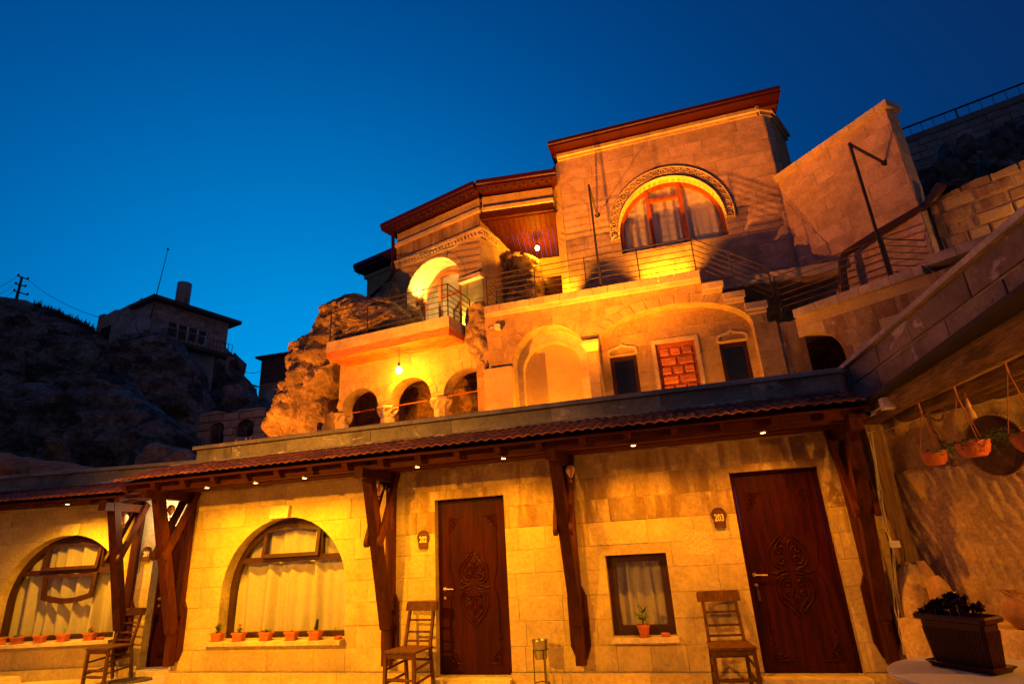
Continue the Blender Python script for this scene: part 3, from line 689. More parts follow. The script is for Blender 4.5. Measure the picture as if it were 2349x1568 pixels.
w2 = [(498, 'spiky', 'terracotta planter with spiky brown-green plant at the edge of the arched window between doors'), (547, 'flower', 'terracotta planter with one pink blossom on the sill of the arched window'), (609, 'low', 'terracotta planter with a low spread of pale green succulents'), (668, 'sprout', 'terracotta planter with a single tiny sprout on the sill'), (723, 'cone', 'terracotta planter with an upright dense succulent spike on the sill')]
for i, (x, k, lab) in enumerate(w2): planter(FA, FA.uv(x, 1465, .045)[0], .526, .045, k, i, lab)
def saucer(p, lab, r=.055, grp='empty clay saucers'):
    m = MB(); m.lathe(p, [(r*.8, 0), (r, .035), (r*.92, .035), (r*.75, .008)], 18); m.obj('saucer', M_['terra'], None, smooth=40, label=lab, cat='saucer', group=grp)
saucer(FA.p(FA.uv(775, 1463, .04)[0], .526, .045), 'empty round clay saucer at the end of the five-planter window sill')
w1 = [(2, 'sprout', 'terracotta planter cut by the wall end on the sill left of door 201'), (42, 'low', 'terracotta planter with a small green tuft beside door 201 window'), (94, 'sprout', 'terracotta planter with bare stub on the sill of the window by door 201'), (146, 'twig', 'terracotta planter with a thin bare twig on the sill by door 201'), (207, 'flower', 'terracotta planter with an orange-red flowering stem at the sill end by door 201')]
for i, (x, k, lab) in enumerate(w1): planter(FL, FL.uv(x, 1452, .05)[0], W1_0-.002, .05, k, i+20, lab)
saucer(FL.p(FL.uv(232, 1448, .05)[0], W1_0-.002, .05), 'empty round clay saucer on the sill beside door 201')
# round pot in the square window
q = FA.p(FA.uv(1479, 1463, .02)[0], .499, .03); t = thing('flower_pot', 'round orange pot with broad-leaved jade plant in the small square window', 'flower pot', q)
m = MB(); m.lathe(q, [(.048, .014), (.066, .10), (.074, .10), (.074, .128), (.066, .128), (.062, .112)], 20); m.obj('pot', M_['terra'], t, smooth=40)
m = MB(); m.lathe(q, [(.055, 0), (.068, .018)], 20); m.obj('saucer', M_['terra'], t, smooth=40)
plant('bigleaf', q+V((0, 0, .115)), t, 44, 1.15)
saucer(FA.p(FA.uv(1527, 1458, .02)[0], .499, .03), 'empty shallow clay saucer beside the round pot in the square window', .05)
# ---- chairs
def chair(loc, rz, lab, lean=0):
    t = thing('chair', lab, 'chair', loc, 'old wooden chairs along the front'); t.rotation_euler = (0, 0, rz)
    WLs = WL[t.name]; WL[t.name] = V((0, 0, 0))
    def B(nm, m): m.obj(nm, M_['chair'], t)
    w, dp, sz = .20, .19, .455
    B('seat', MB().rings([[(-w-.02, -dp-.03, sz), (w+.02, -dp-.03, sz), (w, dp+.01, sz), (-w, dp+.01, sz)], [(-w-.02, -dp-.03, sz+.022), (w+.02, -dp-.03, sz+.022), (w, dp+.01, sz+.022), (-w, dp+.01, sz+.022)]]))
    for s in (-1, 1):
        B('leg', MB().bar((s*w*1.0, -dp, 0), (s*w*.96, -dp, sz-.001), .036, .036, (0, 1, 0)))
        B('leg', MB().bar((s*w*.92, dp+.05, 0), (s*w*.88, dp-.012, sz-.001), .034, .034, (0, 1, 0)))
        B('back_post', MB().bar((s*w*.88, dp-.012, sz+.023), (s*w*.84, dp+.10, sz+.475), .032, .032, (0, 1, 0)))
        for z in (.15, .29): B('stretcher', MB().bar((s*w*.97, -dp+.02, z), (s*w*.91, dp+.012, z+.03), .016, .024))
        m = MB(); m.tube([(s*w*.97, -dp+.01, .40), (s*w*.94, 0, .37), (s*w*.9, dp, .405)], .003, 5); B('wire', m)
    for z in (.11, .19):
        n = 8; m = MB(); m.tube([(-w*.97+2*w*.97*i/n, -dp, z) for i in range(n+1)], [.010+.010*sin(pi*i/n) for i in range(n+1)], 8); B('stretcher', m)
    B('apron', MB().bar((-w*.95, -dp, sz-.03), (w*.95, -dp, sz-.03), .018, .045))
    B('stretcher', MB().bar((-w*.9, dp+.01, .33), (w*.9, dp+.01, .33), .016, .026))
    for z, h in ((.525, .022), (.62, .022), (.745, .022)):
        y = dp-.012+(z-sz)*.236; B('slat', MB().bar((-w*.85, y, z), (w*.85, y, z), .014, h))
    y = dp-.01+.44*.236
    n = 8; m = MB(); m.rings([[(-w*1.12+2*w*1.12*i/n, y-.005+.0*i-.025*sin(pi*i/n)*0, z) for i in range(1)]+[(-w*1.12, y-.02, sz+.39), (w*1.12, y-.02, sz+.39), (w*1.10, y-.0, sz+.485), (-w*1.10, y-.0, sz+.485)] for z in (0,)][0:0] or [[(-w*1.12, y-.03, sz+.39), (w*1.12, y-.03, sz+.39), (w*1.12, y-.008, sz+.475), (w*1.06, y-.005, sz+.492), (-w*1.06, y-.005, sz+.492), (-w*1.12, y-.008, sz+.475)], [(-w*1.12, y+.0, sz+.39), (w*1.12, y+.0, sz+.39), (w*1.12, y+.018, sz+.475), (w*1.06, y+.02, sz+.492), (-w*1.06, y+.02, sz+.492), (-w*1.12, y+.018, sz+.475)]])
    B('top_rail', m)
    WL[t.name] = WLs
    return t
chair((-3.33, -.42, 0), radians(-8), 'dark worn wooden chair standing in front of the bracket left of door 202')
chair((.22, -.36, 0), radians(6), 'dark worn wooden chair between the small square window and door 203')
c1 = hit(255, 1500, FL.o+FL.n*.42, FL.n); chair((c1.x-.02, c1.y, 0), radians(-2), 'dark worn wooden chair by the arched window with the drop sash')
# ---- room number signs
def sign(fr, px, py, num):
    u, v = fr.uv(px, py, .02); t = thing('room_number_sign', {'201': 'dark arched wooden plaque reading 201 on the pale recessed pier', '202': 'dark arched wooden plaque reading 202 between bracket and closed door', '203': 'dark arched wooden plaque reading 203 above the lone rough pale block'}[num], 'sign', fr.p(u, v-.1, .012))
    o = [(u-.062, v-.105), (u+.062, v-.105), (u+.066, v-.03), (u+.083, v+.02), (u+.083, v+.05)] + [(u+.072*cos(pi*i/8), v+.06+.055*sin(pi*i/8)) for i in range(9)] + [(u-.083, v+.05), (u-.083, v+.02), (u-.066, v-.03)]
    m = MB(); m.slab(fr, o, .012, .030); m.obj('board', M_['sign'], t)
    i_ = [(u+(a-u)*.82, v+.005+(b-v-.005)*.84) for a, b in o]
    m = MB(); m.slab(fr, o, .030, .036, [i_]); m.obj('rim', M_['sign'], t)
    cu_ = bpy.data.curves.new('number', 'FONT'); cu_.body = num; cu_.size = .098; cu_.align_x = 'CENTER'; cu_.align_y = 'CENTER'; cu_.extrude = .0025; cu_.offset = .0016
    ob = bpy.data.objects.new('tmp', cu_); COL.objects.link(ob); dg = bpy.context.evaluated_depsgraph_get()
    me = bpy.data.meshes.new_from_object(ob.evaluated_get(dg)); bpy.data.objects.remove(ob)
    me.materials.clear(); me.materials.append(M_['digit'])
    me.transform(Matrix(((fr.u.x*.72, 0, fr.n.x, 0), (fr.u.y*.72, 0, fr.n.y, 0), (0, 1.08, 0, 0), (0, 0, 0, 1))))
    inst('number', me, t, fr.p(u, v, .0335))
sign(FA, 971, 1237, '202'); sign(FA, 1649, 1187, '203'); sign(FL, 337, 1270, '201')
# ---- little hot-air balloon ornaments
def balloon(p, top, lab):
    t = thing('balloon_ornament', lab, 'ornament', p, 'hanging balloon ornaments')
    m = MB(); m.lathe(p, [(.012, .05), (.025, .075), (.048, .12), (.052, .15), (.042, .18), (.018, .197), (.002, .2)], 12); m.obj('envelope', M_['cream'], t, smooth=180)
    for a in (0, 2.1, 4.2):
        m = MB()
        for h, r in ((.05, .0128), (.075, .026), (.12, .049), (.15, .053), (.18, .043), (.197, .019)):
            for da in (-.35, .35): m.v.append(p+V((r*1.02*cos(a+da-1.2), r*1.02*sin(a+da-1.2), h)))
        m.f = [(2*i, 2*i+1, 2*i+3, 2*i+2) for i in range(5)]; m.obj('stripe', M_['rag'], t)
    m = MB(); m.lathe(p, [(.012, 0), (.015, .022)], 8); m.obj('basket', M_['rope'], t)
    m = MB(); m.tube([p+V((0, 0, .2)), V((p.x, p.y, top))], .0012, 4)
    for a in range(4): m.tube([p+V((.012*cos(a*1.57), .012*sin(a*1.57), .02)), p+V((.013*cos(a*1.57), .013*sin(a*1.57), .055))], .001, 4)
    m.obj('string', M_['rope'], t)
for px, py, c, fr, lab in ((283, 1209, .45, FL, 'small red and cream balloon ornament hanging left of sign 201'), (389, 1190, .40, FA, 'small red and cream balloon ornament hanging above door 201'), (869, 1145, .35, FA, 'small red and cream balloon ornament hanging in the bracket left of door 202'), (1310, 1105, .35, FA, 'small balloon ornament half hidden behind the bracket right of door 202')):
    u, v = fr.uv(px, py, c); balloon(fr.p(u, v, c), 2.5, lab)
# ---- bucket on a wire stand
bp_ = V((-1.80, -.24, 0)); t = thing('bucket_stand', 'black wire plant stand under the pale metal bucket', 'plant stand', bp_)
for a in (-.9, 1.2, 3.3): m = MB(); m.tube([bp_+V((.085*cos(a), .085*sin(a), 0)), bp_+V((.08*cos(a), .08*sin(a), .43))], .006, 6); m.obj('leg', M_['iron'], t)
m = MB(); m.tube([bp_+V((.081*cos(i*.3927), .081*sin(i*.3927), .425)) for i in range(16)], .006, 6, closed=True); m.tube([bp_+V((.083*cos(i*.3927), .083*sin(i*.3927), .09)) for i in range(16)], .006, 6, closed=True); m.obj('ring', M_['iron'], t)
m = MB(); m.lathe(bp_, [(.066, .33), (.088, .515), (.092, .518), (.090, .524), (.084, .515), (.062, .34)], 24); m.obj('bucket', M_['steel'], None, smooth=40, label='pale tapered metal bucket held in a wire stand right of door 202', cat='bucket')
# ---- mats
for fr, u, c, w_, lab in ((FA, -2.7, .50, .36, 'dark woven oval mat between the chair and the wire bucket stand'), (FA, 1.0, .48, .36, 'dark woven oval mat at the door with a hanging key fob'), (FL, d1u+.18, .38, .30, 'dark woven oval mat in the recessed angled entrance')):
    p = fr.p(u, .004, c); m = MB(); m.lathe(p, [(1, 0), (1, .01), (.9, .016), (.72, .011), (.7, .016)], 36, sx=w_, sy=.2, ref=fr.u); m.obj('door_mat', M_['mat'], None, smooth=40, label=lab, cat='mat')
q = atZ(20, 1552, .12)
m = MB(); m.rings([[(q.x-.6, q.y-.5, 0), (q.x+.14, q.y-.46, 0), (q.x+.14, q.y+.1, 0), (q.x-.6, q.y+.1, 0)], [(q.x-.6, q.y-.5, .12), (q.x+.13, q.y-.46, .12), (q.x+.12, q.y+.09, .12), (q.x-.6, q.y+.1, .12)]]); m.obj('stone_step', M_['stone_pale'], None, label='low pale stone step below the window left of door 201', cat='step')
# whiter lamp in the porch of door 201
q = hit(368, 1150, FL.o+FL.n*.30, FL.n); q.z = 2.38; t = thing('porch_lamp', 'small white globe porch lamp above door 201', 'lamp', q)
m = MB(); m.lathe(q, [(.005, 0), (.03, .012), (.04, .04), (.03, .07), (.012, .08)], 14); m.obj('globe', emis('white_globe', (1, .86, .6), 6), t, smooth=180)
m = MB(); m.tube([q+V((0, 0, .08)), q+V((0, 0, .17))], .01, 6); m.obj('stem', M_['iron'], t)
lamp('POINT', q-V((0, 0, .03)), 17, (1, .78, .42), t, .04)
# ------------------------------------------------------------------ right porch: log beam, chiselled wall, hanging things, table
FR_ = Fr((1.99, .0), -86.5)
porch = thing('porch', 'cave porch with chiselled rock wall, thick log beam and log ceiling', 'porch', (2.6, -1, 0))
m = MB(); m.fbox(FR_, -.12, 5.6, 2.80, 3.235, -.24, -.02); rp_ = m.obj('parapet', M_['cope'], porch)
masonry(FR_, rect(-.02, 5.6, 2.80, 3.235), [], [2.80, 3.02, 3.235], .55, 1.1, M_['dgrey'], rp_, 8, c0=-.03, c1=.002, jit=.006, gap=.022, name='parapet_stone')
u = -.06
while u < 5.5:
    b = u+rd.uniform(1.0, 1.4); m = MB(); m.rings([[FR_.p(x, 3.237+p[1], -p[0]-.01) for p in prof] for x in (u+.003, b-.003)]); m.obj('coping_stone', M_['cope'], rp_); u = b
def log(p0, p1, r0, r1, par, nm, seed, mat='log', n=14, seg=14):
    rd = random.Random(seed); p0, p1 = V(p0), V(p1); pts = []; rs = []
    for i in range(seg+1):
        s = i/seg; pts.append(p0.lerp(p1, s)+V((noise.noise((s*3, seed, 0)), 0, noise.noise((s*3, seed, 5))))*.02); rs.append((r0+(r1-r0)*s)*(1+.06*noise.noise((s*5, seed, 9))))
    m = MB(); m.tube(pts, rs, n); return m.obj(nm, M_[mat], par, smooth=50)
log((2.07, .22, 2.68), (2.31, -5.4, 2.70), .135, .155, porch, 'log_beam', 3)
for i in range(13):
    x = 2.36+i*.155; log((x+.0, .6, 2.615+.01*(i % 2)), (x+.25, -5.2, 2.615), .075, .08, porch, 'ceiling_log', 20+i, n=10, seg=8)
m = MB(); m.boxv((3.4, -2.3, 2.72), (1.5, 0, 0), (0, 3.2, 0), (0, 0, .02)); m.obj('ceiling_board', M_['dark'], porch)
# chiselled wall
FC = Fr((2.02, .25), -58.5)
def chisel_wall():
    nu, nv = 150, 110; vs = []; fs = []
    for j in range(nv+1):
        for i in range(nu+1):
            u = -.15+4.2*i/nu; v = 2.9*j/nv; w = v+u*.25
            d = .020*sin((u*1.0+v*.30)*62+3*noise.noise((u*2, v*2, 1)))*(.5+.5*noise.noise((u*5, v*9, 3))) if v < 2.05 else .01*noise.noise((u*6, v*6, 2))
            d += .05*noise.noise((u*1.3, v*1.3, 7))+.018*noise.noise((u*7, v*7, 8))
            if v > 2.05 and u > .25: d -= .05
            vs.append(FC.p(u, v, d))
    for j in range(nv):
        for i in range(nu):
            a = j*(nu+1)+i; fs.append((a, a+1, a+nu+2, a+nu+1))
    b = len(vs); vs += [FC.p(-.15, 0, -.5), FC.p(4.05, 0, -.5), FC.p(4.05, 2.9, -.5), FC.p(-.15, 2.9, -.5)]
    fs += [(b, b+3, b+2, b+1)]
    return mkobj('rock_wall', vs, fs, M_['chisel'], porch, 180)
chisel_wall()
m = MB(); m.box(1.972, 2.5, .10, .5, 0, 2.62); m.obj('corner_pier', M_['stone_stain'], porch)
m = MB(); a = V((2.06, -.12, 1.14)); m.rings([[a+V((x*.075, y*.06, z)) for x, y in ((-1, -1), (1, -1), (1.05, 1), (-.95, 1))] for z in (0, .5, 1.0, 1.42)]); m.obj('post', M_['post'], porch)
def blob(c, r, seed, mat, name, amp=.2, freq=1.5, n=22, flat=True, **kw):
    vs = []; fs = []; c = V(c)
    for i in range(n+1):
        th = pi*i/n
        for k in range(n*2):
            a = pi*k/n; d = V((sin(th)*cos(a), sin(th)*sin(a), cos(th))); f = 1+amp*noise.fractal(d*freq+V((seed, seed*.7, 0)), .8, 2.1, 4)
            e = V((math.copysign(abs(d.x)**.75, d.x)*r[0], math.copysign(abs(d.y)**.75, d.y)*r[1], math.copysign(abs(d.z)**.75, d.z)*r[2]))*f; vs.append(c+e)
    for i in range(n):
        for k in range(2*n):
            k2 = (k+1) % (2*n); fs.append((i*2*n+k, (i+1)*2*n+k, (i+1)*2*n+k2, i*2*n+k2))
    return mkobj(name, vs, fs, M_[mat], kw.pop('parent', None), 180, **kw)
blob((2.05, -.22, .56), (.16, .14, .60), 4, 'chisel', 'boulder', .08, 1.3, 26, label='tall rounded boulder carrying the old wooden post', cat='boulder')
# ledge of stone along the chiselled wall
m = MB()
for a, b, s in ((.35, 1.25, 0), (1.255, 2.2, 1), (2.205, 3.2, 2)):
    m = MB(); q = lambda u, v, c: FC.p(u, v, c+.012*noise.noise((u*3, v*3, c*3+s)))
    m.rings([[q(a, 0, .0), q(b, 0, .0), q(b, 0, .48), q(a, 0, .48)], [q(a, .6, .0), q(b, .6, .0), q(b, .6, .47), q(a, .6, .47)], [q(a, .68, .0), q(b, .68, .0), q(b, .67, .44), q(a, .67, .45)]]); m.obj('ledge_stone', M_['chisel'], porch, smooth=30)
def jarp(c, prof, ax, name, lab, cat, mat='clay', grp=None):
    m = MB(); m.lathe(c, prof, 24, ax); return m.obj(name, M_[mat], None, smooth=60, label=lab, cat=cat, group=grp)
pj = [(.045, 0), (.09, .03), (.125, .12), (.13, .20), (.11, .30), (.07, .37), (.055, .39), (.05, .375)]
q = hit(2132, 1318, FC.o+FC.n*.14, FC.n); jarp((q.x, q.y, .685), [(r*.72, h*1.25) for r, h in pj], (-.10, .05, 1), 'clay_jar', 'plain pale clay jar leaning on the rock wall behind the nearer jar', 'jar')
q = hit(2163, 1352, FC.o+FC.n*.30, FC.n); jarp((q.x, q.y, .685), [(r*.80, h*.95) for r, h in pj], (-.13, .0, 1), 'clay_jar', 'plain pale clay jar standing nearest the planter on the stone ledge', 'jar')
# jug
q = hit(2338, 1430, FC.o+FC.n*.30, FC.n); jb = V((q.x+.01, q.y, .685)); t = thing('clay_jug', 'round-bellied clay jug with spout and loop handle on the stone ledge', 'jug', jb)
pj = [(.045, 0), (.085, .05), (.102, .11), (.09, .165), (.045, .205), (.026, .23), (.028, .26), (.045, .285), (.038, .285), (.022, .26)]
m = MB(); m.lathe(jb, pj, 24); m.obj('body', M_['clayd'], t, smooth=60)
m = MB(); m.tube([jb+V((-.02, -.005, .25)), jb+V((-.06, -.012, .275)), jb+V((-.085, -.015, .295))], [.018, .012, .006], 8); m.obj('spout', M_['clayd'], t, smooth=60)
m = MB(); m.tube([jb+V((.03, 0, .265)), jb+V((.085, 0, .26)), jb+V((.11, 0, .215)), jb+V((.085, 0, .15))], .012, 8); m.obj('handle', M_['clayd'], t, smooth=60)
# tray disc on the wall
cu, cv = FC.uv(2285, 1020, .03); rr = abs(FC.uv(2285, 948, .03)[1]-cv)
t = thing('round_tray', 'large dark round wooden tray mounted on the chiselled rock wall', 'tray', FC.p(cu, cv-rr, .03))
m = MB(); m.lathe(FC.p(cu, cv, .035), [(rr, 0), (rr*1.0, .02), (rr*.97, .03), (rr*.95, .015), (.001, .012)], 48, FC.n); m.obj('disc', M_['tray'], t, smooth=40)
m = MB()
for i in range(60): a = i*2*pi/60; m.boxv(FC.p(cu+rr*1.0*cos(a), cv+rr*1.0*sin(a), .048), FC.u*.006, FC.v*.006, FC.n*.006)
m.obj('edge_studs', M_['clay'], t)
# hanging pots
def hang_pot(px0, py0, px1, py1, lab, seed, r=.105):
    a = hit(px0, py0, (2.05, 0, 0), (-.998, -.061, 0)); z = hit(px1, py1, (2.05, 0, 0), (-.998, -.061, 0)).z
    p = V((a.x, a.y, z-.055)); t = thing('hanging_pot', lab, 'hanging pot', p, 'pots hanging from the log beam')
    m = MB(); m.lathe(p, [(r*.62, 0), (r*.85, .03), (r*.98, .075), (r, .105), (r*1.05, .107), (r*1.05, .115), (r*.94, .115), (r*.9, .09)], 24); m.obj('bowl', M_['terra'], t, smooth=40)
    m = MB()
    for k in range(24):
        b = 2*pi*k/24; m.tube([p+V((cos(b), sin(b), 0))*(r*.84)+V((0, 0, .026)), p+V((cos(b), sin(b), 0))*(r*.99)+V((0, 0, .085))], .0025, 4)
    m.obj('ribs', M_['terra'], t)
    m = MB(); top = V((p.x, p.y, a.z+.06))
    for k in range(3): b = 2*pi*k/3+.5; m.tube([p+V((cos(b), sin(b), 0))*r*1.0+V((0, 0, .112)), top-V((0, 0, .06))], .0035, 5)
    m.obj('cord', M_['rope'], t)
    m = MB(); m.boxv(top-V((0, 0, .025)), (.006, 0, 0), (0, .010, 0), (0, 0, .05)); m.obj('hook', M_['rope'], t)
    m = MB(); m.lathe(p, [(r*.9, .085), (r*.85, .095)], 18); m.obj('soil', M_['soil'], t)
    plant('trail', p+V((-.0, 0, .09)), t, seed, .8 if seed != 3 else 1.15)
hang_pot(2112, 945, 2141, 1052, 'ribbed orange hanging pot with a few sprigs nearest the old wooden post', 2, .095)
hang_pot(2193, 905, 2233, 1030, 'ribbed orange hanging pot with a bushy trailing plant before the round tray', 3, .11)
hang_pot(2310, 850, 2346, 1018, 'ribbed hanging pot farthest along the log beam from the old post', 4, .11)
# pickaxe on a chain, wooden pestle
a = hit(2131, 930, (2.2, 0, 0), (-.998, -.061, 0)); t = thing('chain', 'rusty chain looped from the porch ceiling holding an old pick', 'chain', a)
def chainlinks(pts, par):
    m = MB()
    for i in range(len(pts)-1):
        p, q = V(pts[i]), V(pts[i+1]); d = (q-p); c = (p+q)/2; x = d.normalized(); y = V((0, 0, 1)).cross(x)
        y = y.normalized() if y.length > .01 else V((1, 0, 0)); z = x.cross(y)
        if i % 2: y = z
        m.tube([c+x*cos(k*pi/5)*d.length*.62+y*sin(k*pi/5)*.011 for k in range(10)], .0035, 5, closed=True)
    return m.obj('links', M_['rust'], par)
def along(pts, step):
    o = [V(pts[0])]
    for a_, b_ in zip(pts[:-1], pts[1:]):
        n = max(1, round((V(b_)-V(a_)).length/step))
        for i in range(n): o.append(V(a_).lerp(V(b_), (i+1)/n))
    return o
N_ = (-.998, -.061, 0)
chainlinks(along([hit(x, y, (2.2, 0, 0), N_) for x, y in ((2130, 935), (2133, 965), (2136, 985), (2150, 995))], .03), t)
chainlinks(along([hit(x, y, (2.2, 0, 0), N_) for x, y in ((2136, 958), (2150, 965), (2162, 960), (2165, 930))], .03), t)
p0, p1 = hit(2124, 950, (2.24, 0, 0), N_), hit(2186, 1058, (2.24, 0, 0), N_); t = thing('pickaxe', 'old wooden-handled iron pick hanging by a chain before the rock wall', 'pick', p1)
m = MB(); m.tube([p0, p1], .010, 8); m.obj('handle', M_['post'], t, smooth=60)
d = (p1-p0).normalized()
m = MB(); m.lathe(p1, [(.012, -.03), (.03, 0), (.03, .03), (.015, .045)], 10, d); m.obj('iron_foot', M_['rust'], t, smooth=50)
m = MB(); m.lathe(p0, [(.012, -.03), (.03, -.02), (.035, .01), (.012, .03)], 10, d); m.obj('iron_head', M_['rust'], t, smooth=50)
c = p0.lerp(p1, .62); sd = d.cross(V((0, 0, 1))).normalized()
m = MB(); m.tube([c-V((0, .09, -.01)), c-V((0, .03, .0)), c, c+V((0, .05, .02)), c+V((0, .07, .06))], [.006, .014, .018, .014, .006], 6); m.obj('iron_blade', M_['rust'], t, smooth=50)
p0, p1 = hit(2213, 905, (2.3, 0, 0), N_), hit(2231, 960, (2.3, 0, 0), N_)
p1 = V((p0.x, p0.y, p1.z)); t = thing('wooden_bell', 'turned wooden bell-shaped weight hanging from the log ceiling', 'bell', p1)
m = MB(); m.lathe(p1, [(.034, 0), (.03, .03), (.024, .07), (.012, .09), (.018, .11), (.008, .17)], 14); m.obj('body', M_['clay'], t, smooth=50)
m = MB(); m.tube([p1+V((0, 0, .17)), p1+V((0, 0, .32))], .003, 5); m.obj('cord', M_['rope'], t)
# camera on the log
def seccam(p, d, up, sc, lab, mount):
    p = V(p); d = V(d).normalized(); t = thing('security_camera', lab, 'camera', p)
    m = MB(); m.lathe(p, [(.030*sc, 0), (.032*sc, .01*sc), (.032*sc, .11*sc), (.02*sc, .125*sc)], 18, -d); m.obj('body', M_['white'], t, smooth=40)
    m = MB(); m.lathe(p+d*.001*sc, [(.026*sc, 0), (.026*sc, .004*sc)], 18, d); m.obj('lens', M_['black'], t)
    m = MB(); m.boxv(V(mount), (.05*sc, 0, 0), (0, .05*sc, 0), (0, 0, .055*sc)); m.obj('mount_box', M_['white'], t)
    m = MB(); m.tube([p-d*.06*sc, V(mount)-V((.0, 0, .0))], .011*sc, 8); m.obj('arm', M_['white'], t)
q = hit(2034, 925, (1.93, 0, 0), N_); q2 = hit(1992, 948, (1.88, 0, 0), N_)
seccam(q2, V((-.75, -.6, -.25)), None, 1.0, 'white bullet security camera fixed to the log beam', q+V((0, 0, 0)))
# cables and switch box
t = thing('cable_bundle', 'bundle of pale cables running down beside the old wooden post', 'cables', (1.95, -.18, 0))
PT_ = [(1992, 990), (2003, 1060), (2017, 1130), (2035, 1215), (2046, 1260), (2050, 1330), (2057, 1400), (2063, 1450), (2076, 1500)]
for k in range(5):
    rdk = random.Random(k); m = MB(); pts = [atY(x+rdk.uniform(-5, 7), y, -.22) for x, y in PT_]
    m.tube(pts, .0045, 6); m.obj('cable', M_['cable'] if k < 4 else M_['black'], t, smooth=60)
m = MB(); m.tube([atY(x, y, -.22) for x, y in ((2035, 1225), (2048, 1215), (2072, 1250), (2075, 1290), (2072, 1320))], .004, 6); m.obj('cable', M_['black'], t, smooth=60)
m = MB(); m.tube([atY(1990, 990, -.22), hit(2020, 993, FC.o+FC.n*.05, FC.n), hit(2060, 975, FC.o+FC.n*.05, FC.n), hit(2140, 950, FC.o+FC.n*.05, FC.n), hit(2250, 925, FC.o+FC.n*.05, FC.n), hit(2348, 902, FC.o+FC.n*.05, FC.n), FC.p(2.2, 2.5, .05)], .005, 6); m.obj('cable', M_['cable'], t, smooth=60)
m = MB(); m.tube([atY(1996, 985, -.22), hit(2024, 998, FC.o+FC.n*.05, FC.n), hit(2012, 1040, FC.o+FC.n*.05, FC.n), atY(2008, 1090, -.22), atY(2025, 1200, -.22)], .0045, 6); m.obj('cable', M_['cable'], t, smooth=60)
q = atY(2051, 1247, -.24); t = thing('switch_box', 'small white electric switch box on the old wooden post', 'switch', q)
m = MB(); m.boxv(q, (.045, 0, 0), (0, .02, 0), (0, 0, .032)); m.obj('box', M_['white'], t)
m = MB(); m.boxv(q+V((-.008, -.0215, .0)), (.022, 0, 0), (0, .002, 0), (0, 0, .022)); m.obj('rocker', M_['white'], t)
# round marble table
tc_ = V((1.47, -2.97, 0)); t = thing('round_table', 'round white marble table under the dark planter', 'table', tc_)
m = MB(); m.lathe(tc_, [(.46, .716), (.475, .722), (.48, .735), (.475, .748), (.46, .75)], 64); m.obj('table_top', M_['marble'], t, smooth=40)
m = MB(); m.lathe(tc_, [(.40, .66), (.40, .715)], 40); m.obj('apron', M_['stone_pale'], t, smooth=40)
m = MB(); m.lathe(tc_, [(.26, 0), (.26, .04), (.08, .08), (.06, .35), (.09, .66)], 24); m.obj('pedestal', M_['stone_pale'], t, smooth=40)
# planter
pc = V((1.435, -2.86, .751)); ud = V((.24, -.31, 0)).normalized()
t = thing('planter', 'large dark brown ribbed plastic planter on the marble table', 'planter', pc)
A_, B_ = .165, .068
m = MB(); m.rings([ringr(pc, A_*1.08, B_*1.25, .0, ud, ch=.2), ringr(pc, A_*1.12, B_*1.3, .012, ud, ch=.2), ringr(pc, A_*1.24, B_*1.5, .028, ud, ch=.2), ringr(pc, A_*1.2, B_*1.45, .030, ud, ch=.2), ringr(pc, A_*1.06, B_*1.2, .014, ud, ch=.2)]); m.obj('saucer', M_['brown_plastic'], t, smooth=30)
m = MB(); hp = .285
m.rings([ringr(pc, A_*.95, B_*.95, .016, ud, ch=.2), ringr(pc, A_*1.09, B_*1.12, hp-.04, ud, ch=.2), ringr(pc, A_*1.12, B_*1.18, hp-.038, ud, ch=.2), ringr(pc, A_*1.24, B_*1.45, hp-.030, ud, ch=.2), ringr(pc, A_*1.26, B_*1.48, hp-.010, ud, ch=.2), ringr(pc, A_*1.22, B_*1.4, hp, ud, ch=.2), ringr(pc, A_*1.1, B_*1.15, hp, ud, ch=.2), ringr(pc, A_*1.04, B_*1.05, hp-.04, ud, ch=.2)]); m.obj('body', M_['brown_plastic'], t, smooth=30)
wd_ = V((-ud.y, ud.x, 0))
for s in (1, -1):
    for i in range(19):
        x = (-.86+1.72*i/18)*A_; m = MB(); m.bar(pc+ud*x*.97+wd_*s*B_*.96+V((0, 0, .03)), pc+ud*x*1.1+wd_*s*B_*1.11+V((0, 0, hp-.075)), .007, .008, ud); m.obj('rib', M_['brown_plastic'], t)
    for i in range(8):
        x = (-.75+1.5*i/7)*B_; m = MB(); m.bar(pc+wd_*x*.97+ud*s*A_*.96+V((0, 0, .03)), pc+wd_*x*1.1+ud*s*A_*1.09+V((0, 0, hp-.075)), .007, .008, wd_); m.obj('rib', M_['brown_plastic'], t)
m = MB(); m.rings([ringr(pc, A_*1.05, B_*1.06, hp-.05, ud), ringr(pc, A_*1.0, B_*1.0, hp-.03, ud)]); m.obj('soil', M_['soil'], t)
rd = random.Random(5); m = MB()
for k in range(64):
    x = rd.uniform(-1.0, .75)*A_; y = rd.uniform(-.95, .95)*B_; h = .03+.095*max(0, 1-abs(x/A_-.05)**1.6)*rd.uniform(.25, 1.05); b = pc+ud*x+wd_*y+V((0, 0, hp-.03))
    m.tube([b, b+V((0, 0, h))], .005, 5)
    for i in range(9):
        a = i*2.4+k; e = rd.uniform(.0, 1.1); leafquad(m, b+V((0, 0, h)), V((cos(a)*cos(e), sin(a)*cos(e), sin(e)))*rd.uniform(.026, .044), rd.uniform(.013, .019))
m.obj('succulents', M_['leafd'], t, smooth=40)
q = V((-6.0, -8.5, 4.6)); tg = V((-5.3, -2.6, .2)); t = thing('courtyard_floodlight', 'hooded floodlight on a tall post across the courtyard', 'floodlight', (q.x, q.y-.2, 0))
d = (tg-q).normalized(); sd = d.cross(V((0, 0, 1))).normalized(); up = sd.cross(d)
